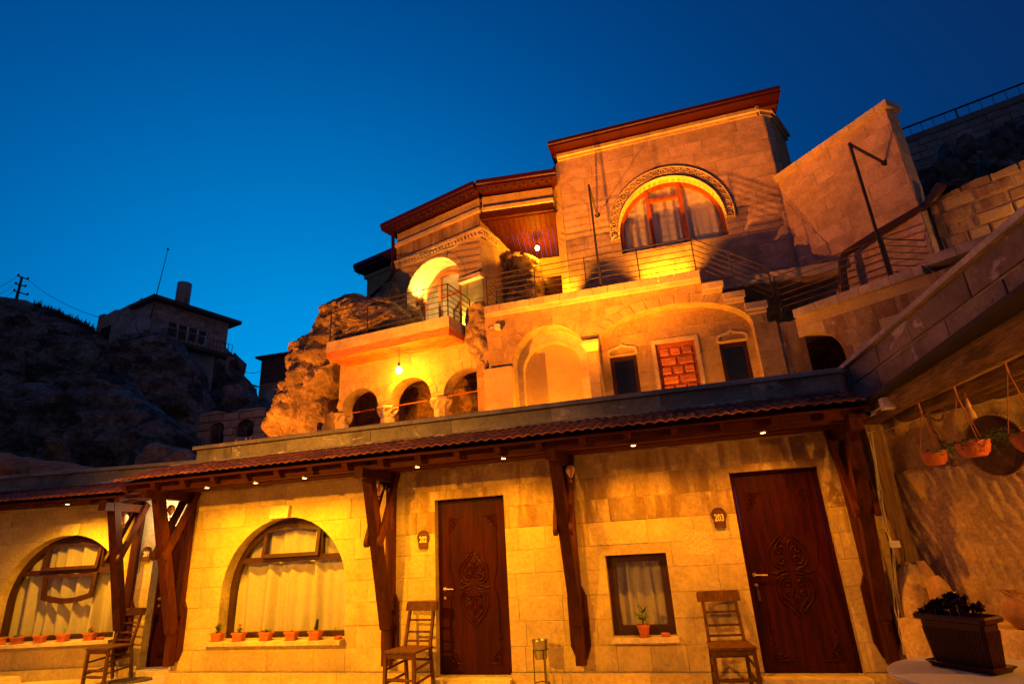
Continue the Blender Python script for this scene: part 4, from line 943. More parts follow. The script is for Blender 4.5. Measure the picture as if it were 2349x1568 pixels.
m = MB(); m.boxv(q-d*.06, sd*.16, up*.12, d*.05); m.obj('housing', M_['iron'], t)
m = MB(); m.boxv(q-d*.008, sd*.14, up*.10, d*.002); m.obj('lens', M_['floodl'], t)
m = MB(); m.tube([(q.x, q.y-.2, 0), (q.x, q.y-.2, 4.7)], .045, 10); m.bar((q.x, q.y-.2, 4.6), q-d*.08, .04, .04); m.obj('post', M_['iron'], t)
lamp('SPOT', q+d*.02, 4300, (1, .36, .003), t, .10, tg, 81, 1.0)
# porch lamp out on the right, hung from the logs
q = V((3.75, -3.4, 2.35)); t = thing('porch_bulb', 'bare warm bulb hanging under the porch logs', 'lamp', q)
m = MB(); m.lathe(q, [(.004, 0), (.028, .02), (.034, .045), (.02, .08), (.014, .10)], 14); m.obj('bulb', M_['bulb'], t, smooth=180)
m = MB(); m.tube([q+V((0, 0, .1)), q+V((0, 0, .43))], .006, 6); m.obj('flex', M_['black'], t)
lamp('POINT', q-V((0, 0, .05)), 190, (1, .36, .02), t, .05)
# ------------------------------------------------------------------ the cliff house above
W1 = Fr((0, 6.0), 0); HM = Fr((0, 7.5), 0)
cliff = thing('cliff_house', 'lit stone cliff house with arcade, balcony, terrace and red-edged roofs', 'building', (-2, 6.5, 2.9))
# -------- terrace wall with niche and wide arch
CT = 7.22
def uvp(fr, pts, c=0): return [fr.uv(x, y, c) for x, y in pts]
nl = W1.uv(1178, 870)[0]; nr = W1.uv(1352, 870)[0]; ntop = W1.uv(1262, 745)[1]; ncu = (nl+nr)/2; nhw = (nr-nl)/2
NICHE = arch(ncu, nhw, 2.86, ntop-nhw*.95, ntop)
al = W1.uv(1372, 800)[0]; ar = W1.uv(1735, 780)[0]; atop = W1.uv(1545, 697)[1]; asp = W1.uv(1385, 782)[1]; acu = (al+ar)/2; ahw = (ar-al)/2
WIDE = arch(acu, ahw, 2.86, asp-.1, atop, 26)
steps_px = [(1606, 650), (1631, 668), (1678, 662), (1683, 690), (1726, 685), (1731, 707), (1772, 702), (1778, 724), (1815, 722)]
SR = [(W1.uv(x, y)) for x, y in ((1609, 660), (1628, 700), (1680, 690), (1684, 718), (1724, 712), (1730, 738), (1775, 732))]
sx0 = W1.uv(1609, 660)[0]; rise = .33; run = .42
OUT_T = [(-4.62, 2.86), (2.55, 2.86), (2.55, CT-rise*4), (sx0+run*3, CT-rise*4), (sx0+run*3, CT-rise*3), (sx0+run*2, CT-rise*3), (sx0+run*2, CT-rise*2), (sx0+run, CT-rise*2), (sx0+run, CT-rise), (sx0, CT-rise), (sx0, CT), (-4.62, CT)]
m = MB(); m.slab(W1, OUT_T, -.45, 0, [NICHE, WIDE]); tw = m.obj('terrace_wall', M_['mortar'], cliff)
trow = [2.86+.335*i for i in range(14)]
def ringblocks(fr, cu, hw, vs, vt, th, n, mat, par, c0, c1, name='arch_stone', a0=0, a1=pi):
    """voussoirs round an arch head"""
    b = vt-vs
    for i in range(n):
        s, e = a0+(a1-a0)*i/n+.012, a0+(a1-a0)*(i+1)/n-.012; k = 4
        pl = [(cu+hw*cos(s+(e-s)*j/k), vs+b*sin(s+(e-s)*j/k)) for j in range(k+1)] + [(cu+(hw+th)*cos(s+(e-s)*j/k), vs+(b+th)*sin(s+(e-s)*j/k)) for j in range(k, -1, -1)]
        m = MB(); m.slab(fr, pl, c0, c1); m.obj(name, mat, par)
NR2 = arch(ncu, nhw+.26, 2.86, ntop-nhw*.95, ntop+.26); WR2 = arch(acu, ahw+.24, asp-.1, asp-.1, atop+.24, 26)
masonry(W1, OUT_T, [arch(ncu, nhw, 2.86, ntop-nhw*.95, ntop) if 0 else NR2, WIDE, WR2], trow, .5, .95, M_['stone_amber'], tw, 41, c0=-.03, c1=.010)
ringblocks(W1, ncu, nhw+.003, ntop-nhw*.95, ntop+.003, .25, 11, M_['stone_amber'], tw, -.03, .014)
ringblocks(W1, acu, ahw+.003, asp-.1, atop+.003, .235, 17, M_['stone_amber'], tw, -.03, .0185)
m = MB(); m.rings([[W1.p(al-.36, v, c) for v, c in ()] or [W1.p(x, asp-.22, c) for x, c in ((al-.30, .02), (al+.0, .02), (al+.0, .07), (al-.30, .07))], [W1.p(x, asp-.04, c) for x, c in ((al-.40, .02), (al+.04, .02), (al+.04, .17), (al-.40, .17))], [W1.p(x, asp+.03, c) for x, c in ((al-.40, .02), (al+.04, .02), (al+.04, .17), (al-.40, .17))]]); m.obj('corbel', M_['stone_pale'], tw)
for s in (-1, 1):
    for i in range(7): m = MB(); a, b = sorted((ncu+s*(nhw+.003), ncu+s*(nhw+.25))); m.fbox(W1, a, b, 2.87+i*.43, 2.87+(i+1)*.43-.01, -.03, .013) if 2.87+(i+1)*.43 < ntop-nhw*.95+.2 else None; m.v and m.obj('stone_block', M_['stone'], tw)
# niche: round headed smooth back
m = MB(); m.slab(W1, arch(ncu, nhw, 2.86, ntop-nhw*.95, ntop), -.75, -.70); m.obj('niche_back', M_['stone'], cliff)
ib = arch(ncu-.05, nhw*.80, 2.86, ntop-nhw*.95-.12, ntop-.30)
m = MB(); m.slab(W1, arch(ncu, nhw+.004, 2.865, ntop-nhw*.95, ntop+.004), -.70, -.452, [ib]); m.obj('niche_ring', M_['stone_pale'], cliff)
m = MB(); m.slab(W1, ib, -.699, -.67); m.obj('niche_panel', M_['plaster'], cliff)
# wide arch: recessed inner wall with two small windows and the panelled door
RB = -.36
def wpx(x, y): return W1.uv(x, y, RB)
w_l = [wpx(1398, 822)[0], wpx(1459, 815)[0]]; wlt = wpx(1430, 815)[1]
w_r = [wpx(1648, 790)[0], wpx(1712, 780)[0]]; wrt = wpx(1680, 783)[1]
dl = [wpx(1500, 800)[0], wpx(1596, 790)[0]]; dlt = wpx(1545, 782)[1]
HOL = [rect(w_l[0], w_l[1], 2.9, wlt), rect(w_r[0], w_r[1], 2.9, wrt), rect(dl[0], dl[1], 2.9, dlt)]
IN_ = arch(acu, ahw+.003, 2.87, asp-.1, atop+.003, 26)
m = MB(); m.slab(W1, IN_, RB-.25, RB, HOL); iw = m.obj('inner_wall', M_['mortar'], cliff)
masonry(W1, IN_, HOL, trow, .5, .9, M_['stone_amber'], iw, 47, c0=RB-.03, c1=RB+.010)
def ogee(cu, hw, v0, h):
    L_ = [(cu-hw, v0), (cu+hw, v0), (cu+hw, v0+h*.35)]
    R_ = bez((cu+hw, v0+h*.35), (cu+hw*.95, v0+h*.85), (cu+hw*.3, v0+h*.62), (cu, v0+h*1.05), 10)
    return L_+R_[1:]+[(2*cu-x, y) for x, y in R_[::-1][1:]]
for a, b, tp, gm in ((w_l[0], w_l[1], wlt, 'glassd'), (w_r[0], w_r[1], wrt, 'glassd')):
    cu = (a+b)/2; hw = (b-a)/2
    m = MB(); og = ogee(cu, hw*1.12, tp+.02, .26); ig = ogee(cu, hw*.95, tp+.021, .20); m.slab(W1, og, RB+.010, RB+.055, [ig]); m.obj('ogee_hood', M_['stone_pale'], cliff)
    wo_ = thing('window', None, None, W1.p(cu, 2.9, RB-.08), parent=cliff)
    m = MB(); m.slab(W1, rect(a+.002, b-.002, 2.9, tp-.002), RB-.14, RB-.07, [rect(a+.09, b-.09, 2.99, tp-.10)]); m.obj('frame', M_['frame'], wo_)
    m = MB(); m.fbox(W1, a+.091, b-.091, 2.991, tp-.101, RB-.12, RB-.112); m.obj('pane', M_['glassd'], wo_)
    m = MB(); m.fbox(W1, a, b, 2.9, tp, RB-.20, RB-.17); m.obj('dark_room', M_['dark'], wo_)
# panelled pine door in a pale frame
dr = thing('door', None, None, W1.p((dl[0]+dl[1])/2, 2.9, RB), parent=cliff)
a, b = dl; m = MB(); m.slab(W1, rect(a-.06, b+.06, 2.9, dlt+.07), RB+.011, RB+.05, [rect(a+.03, b-.03, 2.89, dlt-.03)]); m.obj('door_frame', M_['stone_pale'], dr)
m = MB(); m.fbox(W1, a+.002, b-.002, 2.9, dlt-.002, RB-.10, RB-.05); m.obj('door_leaf', M_['pinep'], dr)
v = dlt-.16; r_ = 0; wd2 = b-a
while v > 3.6:
    n = 3 if r_ % 2 == 0 else 2; hh = .165; gp = .065; x0, x1 = a+.12, b-.12; wv = (x1-x0-gp*(n-1))/n
    for i in range(n):
        xa = x0+i*(wv+gp); k = .011
        m = MB(); A = [W1.p(x, y, RB-.0505) for x, y in rect(xa, xa+wv, v-hh, v)]; Bq = [W1.p(x, y, RB-.030) for x, y in rect(xa, xa+wv, v-hh, v)]; Cq = [W1.p(x, y, RB-.014) for x, y in rect(xa+k, xa+wv-k, v-hh+k, v-k)]
        m.rings([A, Bq, Cq]); m.obj('raised_panel', M_['pinep'], dr)
    v -= hh+.065; r_ += 1
# coping of the terrace and the stair
def cope_row(fr, u0, u1, v, lens, par, d0=-.5, d1=.12, h=.20, seed=1, mat='cope', name='coping_stone'):
    rd = random.Random(seed); u = u0
    while u < u1-.05:
        b = min(u+rd.uniform(*lens), u1)
        if u1-b < .15: b = u1
        m = MB(); a_ = [(d0, 0), (d1, 0), (d1, h*.92), (d1-.015, h), (d0, h)]
        m.rings([[fr.p(x, v+p[1], p[0]) for p in a_] for x in (u+.004, b-.004)][::1]); m.obj(name, M_[mat], par); u = b
cop_l = W1.uv(1110, 728, .12)[0]
cope_row(W1, cop_l, sx0+.0, CT-.001, (.36, .44), tw, seed=2)
m = MB(); m.fbox(W1, cop_l, sx0, CT-.10, CT-.002, .0125, .07); m.obj('string_course', M_['stone_pale'], tw)
for i in range(3):
    cope_row(W1, sx0+run*i+.0, sx0+run*(i+1)+.06, CT-rise*(i+1)-.001, (.6, .7), tw, seed=i+5, h=.17)
    m = MB(); m.fbox(W1, sx0+run*i, sx0+run*(i+1)+.02, CT-rise*(i+1)-.09, CT-rise*(i+1)-.002, .0125, .06); m.obj('string_course', M_['stone_pale'], tw)
# terrace floor
m = MB(); m.add([(-4.9, 6.4, CT+.05), (4.2, 6.4, CT+.05), (4.2, 12.5, CT+.05), (-4.9, 12.5, CT+.05), (-4.9, 6.4, CT-.2), (4.2, 6.4, CT-.2), (4.2, 12.5, CT-.2), (-4.9, 12.5, CT-.2)], [(0, 1, 2, 3), (7, 6, 5, 4), (0, 4, 5, 1), (1, 5, 6, 2), (2, 6, 7, 3), (3, 7, 4, 0)]); m.obj('terrace_floor', M_['floor'], cliff)
# pier block left of the niche, seat block
m = MB(); q = uvp(W1, [(1100, 865), (1178, 838)], .25); m.fbox(W1, W1.uv(1112, 900, .25)[0], W1.uv(1176, 900, .25)[0], 2.86, W1.uv(1145, 842, .25)[1], .012, .25); m.obj('pier', M_['stone'], cliff)
# -------- main house block
MR = 3.55; ML = -2.22; MZ0 = 7.0; MZ1 = 12.52
bw_l = HM.uv(1427, 583)[0]; bw_r = HM.uv(1672, 538)[0]; bw_v = (HM.uv(1427, 583)[1]+HM.uv(1672, 538)[1])/2; bw_t = HM.uv(1540, 408)[1]
bcu = (bw_l+bw_r)/2; bhw = (bw_r-bw_l)/2; bsp = bw_v+.62
BIG = arch(bcu, bhw, bw_v, bsp, bw_t, 28)
OUT_M = rect(ML, MR+.12, MZ0, MZ1)
m = MB(); m.slab(HM, OUT_M, -.5, 0, [BIG]); mw = m.obj('main_wall', M_['mortar'], cliff)
mrow = [MZ0+.394*i for i in range(15)]
masonry(HM, OUT_M, [BIG], mrow, .7, 1.3, M_['stone_up'], mw, 51, c0=-.03, c1=.010, gap=.013)
FND = rect(.9, 4.6, 4.6, 6.98)
m = MB(); m.slab(HM, FND, -.4, -.006); fno = m.obj('foundation_wall', M_['mortar'], cliff)
masonry(Fr((0, 7.506), 0), FND, [], [4.6+.397*i for i in range(8)], .6, 1.1, M_['stone_stain'], fno, 57, c0=-.03)
# chamfered corners
def quadwall(p0, p1, z0, z1, th, nm, mat, par, rows, seed, l=(.5, .9)):
    d = V(p1)-V(p0); fr = Fr((p0[0], p0[1]), math.degrees(atan2(d.y, d.x))); L_ = V((d.x, d.y)).length
    m = MB(); m.fbox(fr, 0, L_, z0, z1, -th, 0); w_ = m.obj(nm, M_['mortar'], par)
    masonry(fr, rect(.004, L_-.004, z0, z1), [], rows, l[0], l[1], M_[mat], w_, seed, c0=-.02, c1=.010); return fr, L_
quadwall((ML-.26, 7.78), (ML-.012, 7.502), MZ0, MZ1+.0, .2, 'corner_wall', 'stone', cliff, mrow, 3)
m = MB(); m.box(ML-.3, ML+.0, 7.85, 11.5, MZ0, MZ1); m.obj('side_wall', M_['stone'], cliff)
quadwall((MR+.132, 7.502), (MR+.36, 7.70), 10.2, MZ1, .2, 'corner_wall', 'stone_pale', cliff, mrow, 5)
quadwall((MR+.372, 7.712), (MR+.95, 9.0), 10.2, MZ1, .2, 'corner_wall', 'stone', cliff, mrow, 6)
m = MB(); m.box(MR+.1, 4.3, 8.0, 11, 7, 11); m.obj('side_wall', M_['stone'], cliff)
# top moulding of the wall and of the corner column
for a, b, v0, v1, c in ((ML-.02, MR+.0, MZ1, MZ1+.09, .05), (ML-.02, MR, MZ1+.09, MZ1+.20, .11)):
    u = a; k = 0
    while u < b-.05:
        e = min(u+1.25, b); m = MB(); m.fbox(HM, u+.003, e-.003, v0+.001, v1, -.4, c); m.obj('cornice_stone', M_['stone_pale'], mw); u = e
m = MB()
for z0, z1, g_ in ((MZ1-.02, MZ1+.10, .06), (MZ1+.10, MZ1+.24, .14)):
    m.rings([[(MR+.12-g_, 7.50-g_, z), (MR+.36+g_*.4, 7.70-g_, z), (MR+.98+g_, 9.0, z), (MR+.5, 9.0, z), (MR+.12-g_, 7.9, z)] for z in (z0, z1-.001)])
m.obj('column_cap', M_['stone_pale'], mw)
# roof with red fascia
def fascia(p0, p1, back, h, nm, par, lip=.10, under=.30, mat='red'):
    p0, p1 = V(p0), V(p1); d = (p1-p0).normalized(); n = d.cross(V((0, 0, 1))); pr = [(0, 0), (0, h*.35), (.05, h*.42), (.05, h), (-back, h+.0), (-back, 0), (-under, 0)]
    m = MB(); m.rings([[p+n*a+V((0, 0, b)) for a, b in pr][::-1] for p in (p0, p1)]); return m.obj(nm, M_[mat], par)
rz = HM.uv(1258, 341, .35)[1]
a = HM.uv(1258, 350, .42)[0]; b = HM.uv(1793, 222, .42)[0]
fascia(HM.p(a, 12.80, .42), HM.p(b, 12.80, .42), 4.2, .18, 'roof_fascia', cliff)
m = MB(); m.boxv(((a+b)/2, 7.6+2.0, 12.74), ((b-a)/2-.06, 0, 0), (0, 2.2, 0), (0, 0, .055)); m.obj('roof_soffit', M_['woodh'], cliff)
m = MB(); m.box(a+.25, b-.35, 7.3, 11.5, 12.722, 12.78) if 0 else None
# big window
wo_ = thing('window', None, None, HM.p(bcu, bw_v, -.2), parent=cliff)
t_ = .10; c = -.20; inner = arch(bcu, bhw-t_, bw_v+.03, bsp, bw_t-t_, 28)
m = MB(); m.slab(HM, arch(bcu, bhw-.002, bw_v+.002, bsp, bw_t-.002, 28), c-.08, c, [inner]); m.obj('frame', M_['pinev'], wo_)
mu1 = HM.uv(1500, 560, c)[0]; mu2 = HM.uv(1575, 540, c)[0]
hh = lambda u: bsp+(bw_t-t_-bsp)*sqrt(max(0, 1-((u-bcu)/(bhw-t_))**2))
for x in (mu1, mu2): m = MB(); m.fbox(HM, x-.055, x+.055, bw_v+.031, hh(x)+.03, c-.075, c+.03); m.obj('mullion', M_['pinev'], wo_)
m = MB(); vv = hh(mu1)-.28; m.fbox(HM, mu1+.056, mu2-.056, vv-.05, vv+.05, c-.07, c+.02); m.obj('transom', M_['pinev'], wo_)
m = MB(); m.slab(HM, inner, c-.05, c-.04, [rect(x-.055, x+.055, bw_v, bw_t) for x in (mu1, mu2)]); m.obj('pane', M_['glass'], wo_)
curtain(HM, bcu-bhw, bcu+bhw, bw_v+.02, bw_t, c-.13, 'curtain', 'white sheer curtain behind the big round-headed window of the upper house', 21, 10, .06, mat='curt2')
m = MB(); m.fbox(HM, bcu-bhw-.1, bcu+bhw+.1, bw_v-.1, bw_t+.1, -.60, -.52); m.obj('room_backing', M_['dark'], cliff)
# carved hood round it: band of small triangles
n = 26; r0, r1 = bhw+.02, bhw+.27
def ell(r, a): return (bcu+r*cos(a), bsp+.1+(r*(bw_t-bsp)/bhw)*sin(a))
m = MB(); K = 40
out = [ell(r1, -.14+(pi+.28)*i/K) for i in range(K+1)] + [ell(r0, -.14+(pi+.28)*i/K) for i in range(K, -1, -1)]
m.slab(HM, out, .0125, .035); hd = m.obj('window_hood', M_['stone_stain'], mw)
m = MB()
for r in (r0+.02, r1-.02): m.tube([HM.p(*ell(r, -.14+(pi+.28)*i/K), .05) for i in range(K+1)], .024, 6)
for i in range(n):
    a0 = -.12+(pi+.24)*i/n; a1 = -.12+(pi+.24)*(i+1)/n
    m.tube([HM.p(*ell(r0+.02, a0), .045), HM.p(*ell(r1-.02, a1), .045)], .018, 5); m.tube([HM.p(*ell(r1-.02, a0), .045), HM.p(*ell(r0+.02, a1), .045)], .018, 5); m.tube([HM.p(*ell(r1-.02, a0), .045), HM.p(*ell(r0+.02, a0), .045)], .018, 5)
m.obj('hood_lattice', M_['stone_pale'], mw, smooth=60)
m = MB(); K = 30
out = [(bcu+(bhw+.018)*cos(pi*i/K), bsp+(bw_t-bsp+.018)*sin(pi*i/K)) for i in range(K+1)]; inn = [(bcu+(bhw-.0)*cos(pi*i/K), bsp+(bw_t-bsp)*sin(pi*i/K)) for i in range(K, -1, -1)]
m.slab(HM, out+inn, -.2, .13); m.obj('arch_lining', M_['stone_pale'], mw)
# -------- left bay
hc = atY(1106, 640, 7.3); HL = Fr((hc.x, hc.y), -17)
LU = -3.50
ba = -1.62; bh_ = 1.26
bo_l = HL.uv(932, 690)[0]; bo_r = HL.uv(1058, 640)[0]; bo_t = HL.uv(994, 594)[1]; bcu2 = (bo_l+bo_r)/2; bhw2 = (bo_r-bo_l)/2; bsp2 = bo_t-bhw2*.98
BAY = arch(bcu2, bhw2, 7.2, bsp2, bo_t, 26)
OUT_B = rect(LU, 0, 7.0, 10.62)
m = MB(); m.slab(HL, OUT_B, -.75, 0, [BAY]); bwl = m.obj('bay_wall', M_['mortar'], cliff)
brow = [7.0+.33*i for i in range(12)]
BR2 = arch(bcu2, bhw2+.22, 7.0, bsp2, bo_t+.22, 26)
masonry(HL, OUT_B, [BR2], brow, .55, .95, M_['stone'], bwl, 61, c0=-.03, c1=.010)
ringblocks(HL, bcu2, bhw2+.004, bsp2, bo_t+.004, .20, 12, M_['stone'], bwl, -.03, .022)
for s in (-1, 1):
    for i in range(5):
        a, b = sorted((bcu2+s*(bhw2+.004), bcu2+s*(bhw2+.21))); z = 7.0+i*.4
        if z+.4 < bsp2+.05: m = MB(); m.fbox(HL, a, b, z+.005, z+.395, -.03, .020); m.obj('stone_block', M_['stone'], bwl)
    a, b = (bcu2-bhw2-.34, bcu2-bhw2+.08) if s < 0 else (bcu2+bhw2+.01, .06); m = MB(); m.fbox(HL, a, b, bsp2-.16, bsp2-.02, -.60 if s < 0 else .011, .08 if s < 0 else .20); m.obj('impost', M_['stone_pale'], bwl)
m = MB(); m.slab(HL, arch(bcu2, bhw2+.002, 7.2, bsp2, bo_t+.002, 26), -.80, -.75, [arch(bcu2, bhw2*.86, 7.2, bsp2-.05, bo_t-.2, 22)]); m.obj('door_wall', M_['stone_pale'], cliff)
# arched pine door frame inside the bay
ac_, ah_ = bcu2, bhw2*.86; a_t = bo_t-.2; fc = -.72
dr = thing('balcony_door', None, None, HL.p(ac_, 7.2, fc), parent=cliff)
m = MB(); m.slab(HL, arch(ac_, ah_+.05, 7.2, bsp2-.05, a_t+.05, 22), fc-.10, fc-.002+.05, [arch(ac_, ah_-.06, 7.21, bsp2-.05, a_t-.06, 22)]); m.obj('frame', M_['pinev'], dr)
for x in (ac_-ah_*.30, ac_+ah_*.58): m = MB(); m.fbox(HL, x-.05, x+.05, 7.21, bsp2-.05+(a_t-.06-bsp2)*sqrt(1-((x-ac_)/(ah_))**2), fc-.06, fc+.055); m.obj('jamb', M_['pinev'], dr)
m = MB(); m.bar(HL.p(ac_-ah_*.28, bsp2+.10, fc), HL.p(ac_+ah_*.56, bsp2+.10, fc), .08, .08); m.obj('transom', M_['pinev'], dr)
m = MB(); m.slab(HL, arch(ac_, ah_-.06, 7.22, bsp2-.05, a_t-.06, 22), fc-.045, fc-.035, [rect(ac_-ah_*.30-.05, ac_+ah_*.58+.05, 7.2, bsp2+.14)]); m.obj('pane', M_['glass'], dr)
m = MB(); q0 = HL.p(ac_+ah_*.52, 7.22, fc-.05); qd = (HL.u*-.80-HL.n*.60)*.95; sf = FrG(q0, qd, (0, 0, 1)); L_ = 1.0
m.slab(sf, rect(0, L_, 0, 1.75), -.02, .02, [rect(.1, L_-.1, .12, 1.65)]); m.obj('open_leaf', M_['pinev'], dr)
m = MB(); m.slab(sf, rect(.1, L_-.1, .12, 1.65), -.005, .005); m.obj('leaf_pane', M_['glassd'], dr)
# lit room behind the open balcony door
m = MB(); m.add([HL.p(a, b, c) for a, b, c in ((bcu2-1.3, 7.1, -.82), (bcu2+1.3, 7.1, -.82), (bcu2+1.3, 10.4, -.82), (bcu2-1.3, 10.4, -.82), (bcu2-1.3, 7.1, -3.4), (bcu2+1.3, 7.1, -3.4), (bcu2+1.3, 10.4, -3.4), (bcu2-1.3, 10.4, -3.4))], [(4, 5, 6, 7), (0, 4, 7, 3), (1, 2, 6, 5), (3, 7, 6, 2), (0, 1, 5, 4)]); m.obj('room', M_['plaster'], cliff)
q = HL.p(bcu2+.2, 9.4, -1.9); t = thing('room_lamp', 'lit lamp inside the room behind the open balcony door', 'lamp', q)
m = MB(); m.lathe(q, [(.01, 0), (.07, .03), (.08, .08), (.05, .13), (.02, .15)], 14); m.obj('globe', M_['bulb'], t, smooth=180)
m = MB(); m.tube([q+V((0, 0, .15)), V((q.x, q.y, 10.4))], .008, 5); m.obj('flex', M_['black'], t)
lamp('POINT', q-V((0, 0, .12)), 90, (1, .66, .2), t, .08)
# return of the bay into the porch
RT = Fr((hc.x-.01, hc.y+.012), 75)
m = MB(); m.fbox(RT, .0, 3.0, 7.0, 11.0, -.4, 0); rtw = m.obj('return_wall', M_['mortar'], cliff); masonry(RT, rect(.01, 3.0, 7.0, 11.0), [], [7.0+.33*i for i in range(13)], .5, .9, M_['stone'], rtw, 66, c0=-.03, c1=.01)
# cornice with dentils, block frieze, ledge
def uplight(p, tgt, e, spot, lab, col=WARM2, blend=.8, size=.03):
    t = thing('spotlight', lab, 'spotlight', p); d = (V(tgt)-V(p)).normalized()
    m = MB(); m.lathe(p, [(.035, -.12), (.045, -.10), (.05, 0), (.044, 0)], 14, d); m.obj('housing', M_['iron'], t, smooth=40)
    m = MB(); m.lathe(V(p)-d*.006, [(.043, 0), (.043, .003)], 14, d); m.obj('lens', M_['floodl'], t)
    m = MB(); m.tube([V(p)-d*.10, V(p)-d*.10-V((0, 0, .12))], .012, 6); m.obj('bracket', M_['iron'], t)
    lamp('SPOT', V(p)+d*.02, e, col, t, size, tgt, spot, blend); return t
def course(fr, u0, u1, v0, v1, c, l, mat, par, nm, seed, back=-.3):
    rd = random.Random(seed); u = u0
    while u < u1-.03:
        e = min(u+rd.uniform(*l), u1)
        if u1-e < l[0]*.4: e = u1
        m = MB(); m.fbox(fr, u+.004, e-.004, v0, v1, back, c); m.obj(nm, M_[mat], par); u = e
for fr, u0, u1, sd in ((HL, LU-.10, .09, 1), (RT, -.02, .9, 2)):
    course(fr, u0, u1, 10.34, 10.42, .06, (1.0, 1.3), 'stone_pale', bwl, 'cornice_stone', 71+sd)
    course(fr, u0-.03, u1+.03, 10.54, 10.62, .14, (1.0, 1.3), 'stone_pale', bwl, 'cornice_stone', 73+sd)
    n = int((u1-u0)/.13)
    for i in range(n): m = MB(); m.fbox(fr, u0+i*.13, u0+i*.13+.07, 10.421, 10.539, -.05, .11); m.obj('dentil', M_['stone_pale'], bwl)
course(HL, LU, .0, 10.625, 11.18, .02, (.55, .95), 'stone_stain', bwl, 'frieze_stone', 75, -.5)
course(HL, LU-.06, .06, 11.185, 11.30, .12, (1.0, 1.4), 'stone_pale', bwl, 'cornice_stone', 77, -.5)
course(HL, LU, .0, 11.305, 11.72, .0, (1.0, 1.4), 'stone', bwl, 'frieze_stone', 79, -.5)
# middle bay over the porch
mA = V((hc.x+.02, hc.y, 0)); mB = V((ML-.02, 7.62, 0)); dM = mB-mA; MM = Fr((mA.x, mA.y), math.degrees(atan2(dM.y, dM.x))); ML_ = dM.length
course(MM, .07, ML_-.26, 11.305, 11.72, .0, (1.0, 1.4), 'stone', bwl, 'frieze_stone', 81, -.3)
course(MM, .07, ML_-.26, 11.185, 11.30, .10, (1.0, 1.4), 'stone_pale', bwl, 'cornice_stone', 83, -.3)
m = MB(); m.fbox(MM, .01, ML_-.27, 10.93, 11.18, -.16, .03); m.obj('porch_beam', M_['woodh'], cliff)
m = MB(); m.fbox(MM, 1.0, 1.06, 10.92, 11.19, .031, .04); m.fbox(MM, 1.9, 1.96, 10.92, 11.19, .031, .04); m.obj('beam_strap', M_['woodh'], cliff)
# plank ceiling of the porch, each board its own
pn = 15; ce0 = 10.90; ce1 = 10.35; dep = 3.2
for i in range(pn):
    u0 = .02+(ML_-.10)*i/pn; u1 = .02+(ML_-.10)*(i+1)/pn-.012
    p = [MM.p(u0, ce0, -.1), MM.p(u1, ce0, -.1), MM.p(u1-.0, ce1, -dep), MM.p(u0-.0, ce1, -dep)]
    m = MB(); m.rings([p, [x+V((0, 0, .04)) for x in p]]); m.obj('ceiling_plank', M_['wood'], cliff)
# back of the porch
pb = MM.p(0, 0, -dep); m = MB(); m.fbox(MM, -.4, ML_+.2, 7.0, 10.6, -dep-.2, -dep); m.obj('porch_back_wall', M_['plaster'], cliff)
du0, du1, dvt = MM.uv(1252, 700, -2.2)[0], MM.uv(1302, 690, -2.2)[0], MM.uv(1280, 632, -2.2)[1]
m = MB(); m.fbox(MM, du0-.35, du1+1.0, 7.0, 10.6, -2.5, -2.26); m.obj('porch_side_wall', M_['plaster'], cliff)
m = MB(); m.fbox(MM, du0, du1+.2, 7.2, dvt, -2.259, -2.2); m.obj('porch_door', M_['door'], cliff)
# hanging bulbs
def hang_bulb(p, top, e, lab, col=WARM2, r=.075):
    t = thing('hanging_bulb', lab, 'lamp', p, 'hanging bulbs of the upper house')
    m = MB(); m.lathe(p, [(.004, 0), (r*.7, r*.25), (r, r*1.0), (r*.8, r*1.7), (r*.3, r*2.2)], 16); m.obj('bulb', M_['bulb'], t, smooth=180)
    m = MB(); m.tube([p+V((0, 0, r*2.2)), p+V((0, 0, r*3.4))], .03, 8); m.tube([p+V((0, 0, r*3.4)), V((p.x, p.y, top))], .008, 5); m.obj('flex', M_['black'], t)
    lamp('POINT', p-V((0, 0, .05)), e, col, t, r)
q = MM.p(*MM.uv(1232, 569, -1.1), -1.1); hang_bulb(q-V((0, 0, .08)), 10.70, 170, 'bright bare bulb hanging under the sloping plank ceiling of the porch')
q = HM.p(ML-.22, CT+.24, .22); uplight(q, q+V((.02, .10, 1)), 1100, 80, 'small spotlight at the foot of the narrow wall strip beside the porch')
# -------- roof edge and lace of the left bays
def roofedge(fr, u0, u1, v, h, c, par, nm='roof_fascia', back=3.0):
    fascia(fr.p(u0, v, c), fr.p(u1, v, c), back, h, nm, par)
roofedge(HL, LU-.35, .12, 11.80, .24, .42, cliff); roofedge(MM, .0, ML_-.1, 11.80, .24, .44, cliff)
def lace(fr, u0, u1, v, c, par, step=.26):
    n = int((u1-u0)/step); st = (u1-u0)/n
    for i in range(n):
        cu = u0+(i+.5)*st; m = MB()
        m.tube([fr.p(cu-st*.5, v, c), fr.p(cu-st*.42, v-.08, c), fr.p(cu-st*.2, v-.11, c), fr.p(cu, v-.09, c), fr.p(cu+st*.2, v-.11, c), fr.p(cu+st*.42, v-.08, c), fr.p(cu+st*.5, v, c)], .012, 5)
        m.tube([fr.p(cu+.035*cos(k*pi/4), v-.15+.035*sin(k*pi/4), c) for k in range(8)], .012, 5, closed=True); m.obj('lace_trim', M_['black'], par)
lace(HL, LU-.2, .1, 11.80, .36, cliff); lace(MM, .05, ML_-.25, 11.80, .38, cliff)
